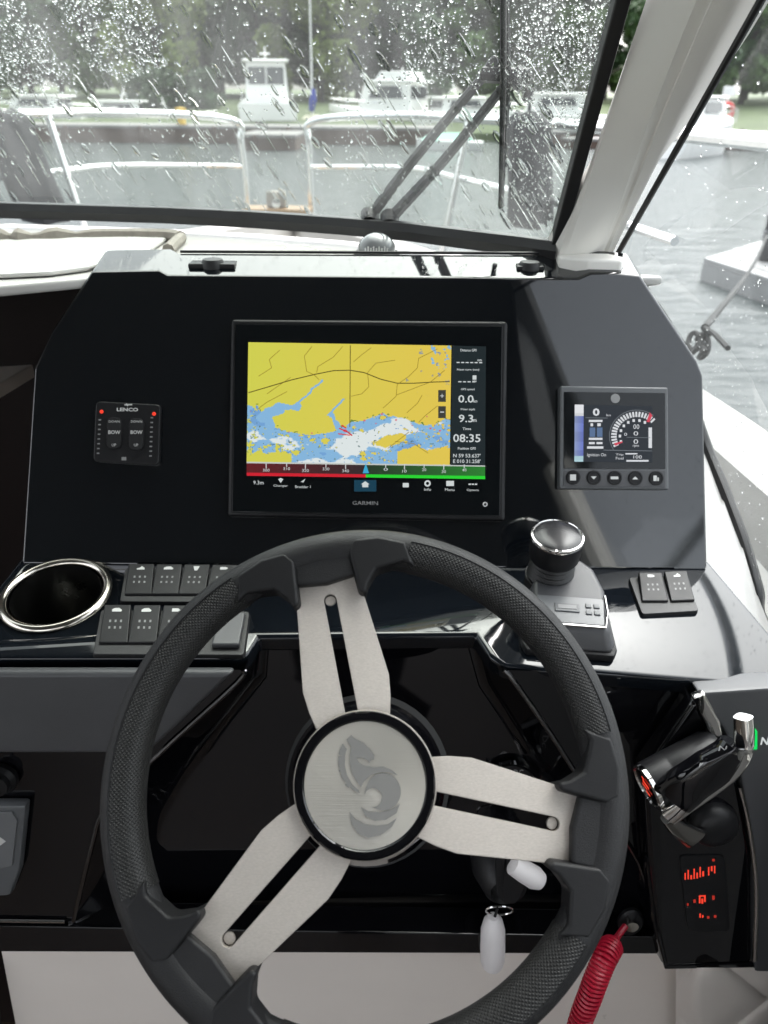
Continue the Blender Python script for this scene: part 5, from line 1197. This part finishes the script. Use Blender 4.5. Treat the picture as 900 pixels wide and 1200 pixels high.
mboat(452, 10, 4.0, 1.7, R(60), 'white flybridge boat lying broadside left of the wiper arms', QY + 12, 1.9, True)
mboat(640, 10, 3.6, 1.6, R(75), 'white boat behind the raindrops to the right of the wiper blade', QY + 10.5, 1.3)
mboat(548, 9.0, 3.4, 1.5, R(-70), 'white cabin boat directly behind the wiper arms', QY + 10.5, 1.1)
mboat(40, 9.0, 3.2, 1.4, R(80), 'white boat lying behind the port rail post near the left edge', QY + 10.5, 1.1)
mboat(130, 8.0, 3, 1.3, R(95), 'white boat lying under the dense raindrops left of the dark hedge', QY + 10.5, .9)
mboat(205, 6.0, 2.3, .8, R(-85), 'small white boat moored below the dark hedge', QY + 10.5, .8)
mboat(818, 9.0, 3.0, 1.4, R(-40), 'white boat whose bow shows past the pillar in the side window', QY - 8, 1.2)
# small sailing boat with blue sail cover, cream cover over the cockpit
d = ray(366, 130); p = Vector((d.x / d.y * (QY + 9.5), QY + 9.5, 0))
SB = thing('sailing_boat', p, 'small sailing boat with slim white mast and blue sail cover', 'boat')
obj('hull', hull_mesh(p, 5.5, 2.0, .75, R(75)), M['bwhite'], SB, recalc=True)
mb = MB(); mb.tube([p + Vector((0, 0, .7)), p + Vector((.1, 0, 12))], [.075, .05], 8); obj('mast', mb, M['bwhite'], SB)
mb = MB(); mb.tube([p + Vector((-.06, -.1, 1.75)), p + Vector((.1, -.3, 2.4)), p + Vector((.15, -.2, 3.1))], [.2, .26, .12], 8); obj('sail_cover', mb, M['blue'], SB)
mb = MB(); mb.prism([p + Vector(q) for q in ((-1.3, -.8, .72), (1.2, -.8, .72), (1.2, .8, .72), (-1.3, .8, .72))], [p + Vector(q) for q in ((-.5, -.12, 1.45), (.45, -.12, 1.5), (.45, .12, 1.5), (-.5, .12, 1.45))], .05); obj('cockpit_cover', mb, M['cream'], SB)
# tarp covered dinghies right of the wiper arms
d = ray(527, 160); y = QY - 5; p = Vector((d.x / d.y * y, y, 0))
DG = thing('dinghy', p, 'low dinghy with sea-green cover floating behind the wiper arms', 'dinghy')
obj('hull', hull_mesh(p, 3.6, 1.6, .45, R(88)), M['bwhite'], DG, recalc=True)
mb = MB(); mb.prism([p + Vector(q) for q in ((-1.6, -.7, .46), (1.3, -.7, .46), (1.3, .6, .46), (-1.6, .6, .46))], [p + Vector(q) for q in ((-1.0, -.1, .85), (.8, -.1, .85), (.8, .1, .85), (-1.0, .1, .85))], .04); obj('cover', mb, M['green'], DG)
# yellow quay bollard, red lifebuoy post
d = ray(213, 145); y = QY + 1; p = Vector((d.x / d.y * y, y, .95)); M['yellow'] = mat('yellow_paint', (.55, .36, .04), .6, var=.2)
BO = thing('quay_bollard', p, 'yellow bollard standing on the brown quay', 'bollard'); mb = MB(); mb.lathe(p, (0, 0, 1), [(.30, 0), (.26, .1), (.22, .75), (.34, .8), (.34, .95), (0, 1.0)], 16); obj('post', mb, M['yellow'], BO)
mb = MB(); mb.lathe(p, (0, 0, 1), [(.36, -.001), (.36, .05), (.28, .06)], 16); obj('foot', mb, M['quaywood'], BO)
d = ray(853, 120); y = QY - 2; p = Vector((d.x / d.y * y, y, .0))
JP = dock('pontoon', p.x - 9, p.x + 22, y - .8, y + 1.6, .55, 'low pale pontoon behind the rail in the side window', 'pontoon')
LB = thing('lifebuoy_stand', p + Vector((0, 0, .55)), 'red lifebuoy on a white-topped stand seen through the side window', 'lifebuoy')
mb = MB(); mb.tube([p + Vector((0, .1, .55)), p + Vector((0, .1, 3.0))], .05, 8); obj('post', mb, M['bwhite'], LB)
mb = MB(); c = p + Vector((0, -.02, 2.0)); mb.tube([c + Vector((.36 * math.cos(a), 0, .36 * math.sin(a))) for a in [2 * math.pi * k / 20 for k in range(20)]], .14, 8, closed=True); obj('ring', mb, mat('lifebuoy_red', (.55, .03, .02), .5), LB)
mb = MB(); mb.box(p + Vector((-.35, .0, 2.75)), p + Vector((.35, .15, 3.25)), .03); obj('sign', mb, M['bwhite'], LB)

# ---- pier beside the boat: plank jetty, mooring post and line
jp = Plane((0, 0, .30), (0, 0, 1))
PJ = thing('side_jetty', jp.hit(900, 300), 'grey plank jetty alongside, seen through the side window', 'jetty')
M['plank'] = mat('weathered_grey_plank', (0.24, 0.24, 0.235), 0.45, var=.3, vscale=6, stretch=(1, 8, 1), bump=.3, bscale=60)
c0, c1, c2, c3 = [jp.hit(u, v) for u, v in ((825, 303), (960, 262), (1060, 300), (935, 338))]
NP = 26; pm = None
for i in range(NP):
    f0, f1 = i / NP + .002, (i + 1) / NP - .002
    a, b_, c_, d_ = c0.lerp(c1, f0), c0.lerp(c1, f1), c3.lerp(c2, f1), c3.lerp(c2, f0)
    mb = MB(); z = Vector((0, 0, .012 * rng.random())); mb.prism([q - Vector((0, 0, .06)) for q in (a, b_, c_, d_)], [q + z for q in (a, b_, c_, d_)]); obj('plank', mb, M['plank'], PJ)
mb = MB(); mb.prism([q - Vector((0, 0, .5)) for q in (c0, c1, c2, c3)], [q - Vector((0, 0, .065)) for q in (c0, c1, c2, c3)]); obj('float', mb, M['plank'], PJ)
pp = jp.hit(898, 306)
MP = thing('mooring_post', pp, 'dark mooring post at the jetty edge with a line made fast', 'post')
mb = MB(); mb.lathe(pp - Vector((0, 0, .9)), (0, 0, 1), [(.11, 0), (.11, 1.45), (.12, 1.46), (.12, 1.52), (0, 1.55)], 14); obj('pile', mb, M['rubber'], MP)
mb = MB(); mb.lathe(pp + Vector((0, 0, .3)), (0, 0, 1), [(.112, 0), (.135, .03), (.112, .06), (.135, .09), (.112, .12)], 14); obj('line_turns', mb, M['wiper'], MP)
M['rope'] = mat('dark_mooring_rope', (0.018, 0.019, 0.018), 0.85, var=.4, vscale=200, bump=.6, bscale=600)
r0_ = pp + Vector((-.1, -.05, .36)); r1_ = hitx(826, 384, .64); 
ML = thing('mooring_line', r1_, 'dark mooring line running from the jetty post to a coil at the gunwale', 'rope')
pth = [r0_.lerp(r1_, k / 20) - Vector((0, 0, .10 * math.sin(math.pi * k / 20))) for k in range(21)]
mb = MB(); mb.tube(pth, [.020 - .012 * k / 20 for k in range(21)], 8); obj('line', mb, M['rope'], ML)
mb = MB()
for k in range(7):
    cc = r1_ + Vector((rng.uniform(-.012, .012), rng.uniform(-.02, .02), -.015 - .006 * k)); a0 = rng.uniform(0, 6); rr_ = rng.uniform(.008, .016)
    mb.tube([cc + Vector((rr_ * .5 * math.cos(a0 + a), rr_ * math.sin(a0 + a), rr_ * .9 * math.cos(a0 * 2 + a))) for a in [2 * math.pi * q / 16 for q in range(16)]], .0055, 6, closed=True)
obj('coil', mb, M['rope'], ML)
mb = MB(); mb.tube([r1_, hitx(838, 392, .64), hitx(853, 408, .63)], .0055, 6); mb.tube([r1_ - Vector((0, 0, .03)), hitx(826, 412, .63)], .005, 6); obj('tail', mb, M['rope'], ML)
p = hitz(860, 172, 0)
DB = thing('mooring_block', p, 'brown timber mooring block standing in the grey water', 'mooring block')
mb = MB(); mb.box(p + Vector((-.9, -.4, .15)), p + Vector((.55, .5, .85)), .05); obj('beam', mb, M['quaywood'], DB)
for dx in (-.65, .3):
    mb = MB(); mb.tube([p + Vector((dx, 0, -.8)), p + Vector((dx, 0, 1.0))], .14, 10); obj('pile', mb, M['quaywood'], DB)

# ---- trees on the far bank
def leaf_mat(name, c):
    m = mat(name, c, 0.6, var=.55, vscale=.45); b = m.node_tree.nodes['Principled BSDF']; b.inputs['Subsurface Weight'].default_value = 0.0; return m
LM = {'light': leaf_mat('leaf_light', (0.125, 0.17, 0.03)), 'mid': leaf_mat('leaf_mid', (0.06, 0.115, 0.025)), 'dark': leaf_mat('leaf_dark', (0.03, 0.066, 0.02)), 'grey': leaf_mat('leaf_grey', (0.055, 0.08, 0.04))}
M['bark'] = mat('bark', (0.045, 0.038, 0.03), 0.85, var=.4, vscale=3, bump=.6, bscale=20)
def tree_proto(kind, hgt, wid, seed, nl=5200, leaf=.30, droop=0.0):
    r = random.Random(seed); lv, lf_ = [], []; lobes = []
    nlob = 26
    for i in range(nlob):
        a = r.uniform(0, 6.28); f = r.uniform(.12, 1.0); rad = wid * .5 * (1 - abs(f - .42) ** 1.6 * 1.25) * r.uniform(.25, 1.0)
        lobes.append((Vector((rad * math.cos(a), rad * math.sin(a), hgt * f)), r.uniform(.10, .19) * wid))
    for i in range(nl):
        c, s = r.choice(lobes); dv = Vector((r.gauss(0, 1), r.gauss(0, 1), r.gauss(0, 1))).normalized() * s * r.uniform(.55, 1.08) ** .6
        dv.z *= .75 if not droop else (1.0 + droop * r.random() * (-1 if dv.z < 0 else .3) * -1 if dv.z < 0 else 1)
        q = c + dv; n = (dv.normalized() + Vector((r.gauss(0, .6), r.gauss(0, .6), r.gauss(0, .6)))).normalized(); e1 = n.orthogonal().normalized(); e1 = Matrix.Rotation(r.uniform(0, 6.28), 3, n) @ e1; e2 = n.cross(e1)
        w = leaf * r.uniform(.5, 1.3); l = w * r.uniform(.9, 1.9); b0 = len(lv)
        lv += [q - e2 * l, q + e1 * w, q + e2 * l, q - e1 * w]; lf_.append((b0, b0 + 1, b0 + 2, b0 + 3))
    me = bpy.data.meshes.new('crown'); me.from_pydata(lv, [], lf_); me.materials.append(LM[kind])
    mb = MB(); mb.tube([(0, 0, -1.0), (.05, 0, hgt * .2), (.1 * r.uniform(-1, 1), .1, hgt * .5), (0, 0, hgt * .85)], [hgt * .022, hgt * .017, hgt * .012, .03], 8)
    for c, s in lobes[:14]:
        z0 = max(hgt * .12, c.z - hgt * .18); mb.tube([(0, 0, z0), (c.x * .5, c.y * .5, (z0 + c.z) / 2 + .2), tuple(c)], [hgt * .009, hgt * .006, .02], 6)
    tm = bpy.data.meshes.new('trunk'); mb.bm.to_mesh(tm); mb.bm.free(); tm.materials.append(M['bark'])
    for pgn in tm.polygons: pgn.use_smooth = True
    return me, tm
PROTO = {'willow': tree_proto('light', 14, 9, 1, 11000, .19, .6), 'oak': tree_proto('dark', 16, 13, 2, 12000, .23), 'lime': tree_proto('mid', 15, 11, 3, 12000, .21), 'alder': tree_proto('grey', 17, 11, 4, 12000, .21), 'bush': tree_proto('dark', 2.6, 4.2, 5, 2600, .16)}
def tree(kind, u, y, sc, rz, label, name='tree', zb=2.0, group='trees on the far bank'):
    d = ray(u, 121); T_ = thing(name, (d.x / d.y * y, y, zb), label, 'tree' if name == 'tree' else 'bush', group); me, tm = PROTO[kind]
    T_.rotation_euler = (0, 0, rz); T_.scale = (sc, sc, sc * (1.0 + .1 * math.sin(u)))
    for nme, mm in (('crown', me), ('trunk', tm)):
        o = bpy.data.objects.new(nme, mm); COL.objects.link(o); o.parent = T_
    return T_
TL = {'willow': 'light yellow-green willow on the far bank', 'oak': 'dark green broad tree on the far bank', 'lime': 'mid green tree on the far bank', 'alder': 'grey-green tall tree on the far bank'}
rt = random.Random(11)
for (k, u, y, sc, lab) in (('willow', 376, 84, 1.25, 'light yellow-green willow behind the slim mast'), ('willow', 190, 82, 1.0, 'light yellow-green willow above the dark hedge'), ('oak', 470, 88, 1.05, 'dark broad tree behind the flybridge boat'), ('oak', 40, 84, 1.0, 'dark broad tree behind the dense raindrops'),
                           ('lime', 110, 90, 1.1, 'mid green tree between the dark oak and the willow at the left'), ('alder', 305, 98, 1.15, 'grey-green tall tree behind the tall white motor boat'), ('alder', 245, 102, 1.2, 'grey-green tall tree standing in a gap left of the leaning trunk'),
                           ('lime', 545, 88, 1.1, 'mid green tree behind the wiper bracket'), ('oak', 615, 90, 1.1, 'dark broad tree right of the wiper blade'), ('lime', 690, 86, 1.0, 'mid green tree partly hidden by the pillar'),
                           ('oak', 800, 80, .9, 'dark broad tree behind the pillar edge'), ('lime', 868, 80, .95, 'mid green tree above the lifebuoy stand'), ('alder', 930, 84, 1.0, 'grey-green tree at the side window edge'), ('oak', 420, 95, 1.3, 'dark broad tree far behind the willow and the mast')):
    tree(k, u, y, sc, rt.uniform(0, 6), lab)
for i in range(26):
    k = rt.choice(['oak', 'lime', 'alder', 'oak']); tree(k, -420 + i * 62 + rt.uniform(-15, 15), rt.uniform(100, 128), rt.uniform(1.2, 1.5), rt.uniform(0, 6), 'tree standing in the dense wood behind the front row of the far bank', zb=2.8, group='wood behind the bank')
for i, u in enumerate((172, 196, 218, 240)):
    tree('bush', u, QY + 17, .9, i * 1.3, 'dark clipped bush in the low hedge below the leaning trunk', 'bush', 1.6, 'bushes of the dark hedge')
tree('bush', 500, QY + 15, 1.0, 2, 'dark round bush behind the flybridge boat', 'bush', 1.6, 'single bushes')
# dark leaning trunk standing by the hedge
d = ray(254, 118); y = QY + 18; p = Vector((d.x / d.y * y, y, 1.5)); q_ = lambda u, v: hity(u, v, y)
LT = thing('leaning_trunk', p, 'dark leaning tree trunk rising from the end of the hedge', 'tree')
mb = MB(); mb.tube(smooth_path([q_(244, 118), q_(252, 95), q_(262, 62), q_(270, 30), q_(277, -10), q_(283, -60)], 5), [.75, .66, .62, .6, .58, .6, .62, .64, .66, .68, .7, .7, .68, .66, .64, .62, .6, .58, .56, .54, .5, .48, .46, .44, .4, .4], 12); obj('trunk', mb, mat('dark_ivy_bark', (.010, .015, .008), .9, var=.5, vscale=2, bump=.8, bscale=8), LT)

for o in bpy.data.objects:
    if '_w' in o: del o['_w']
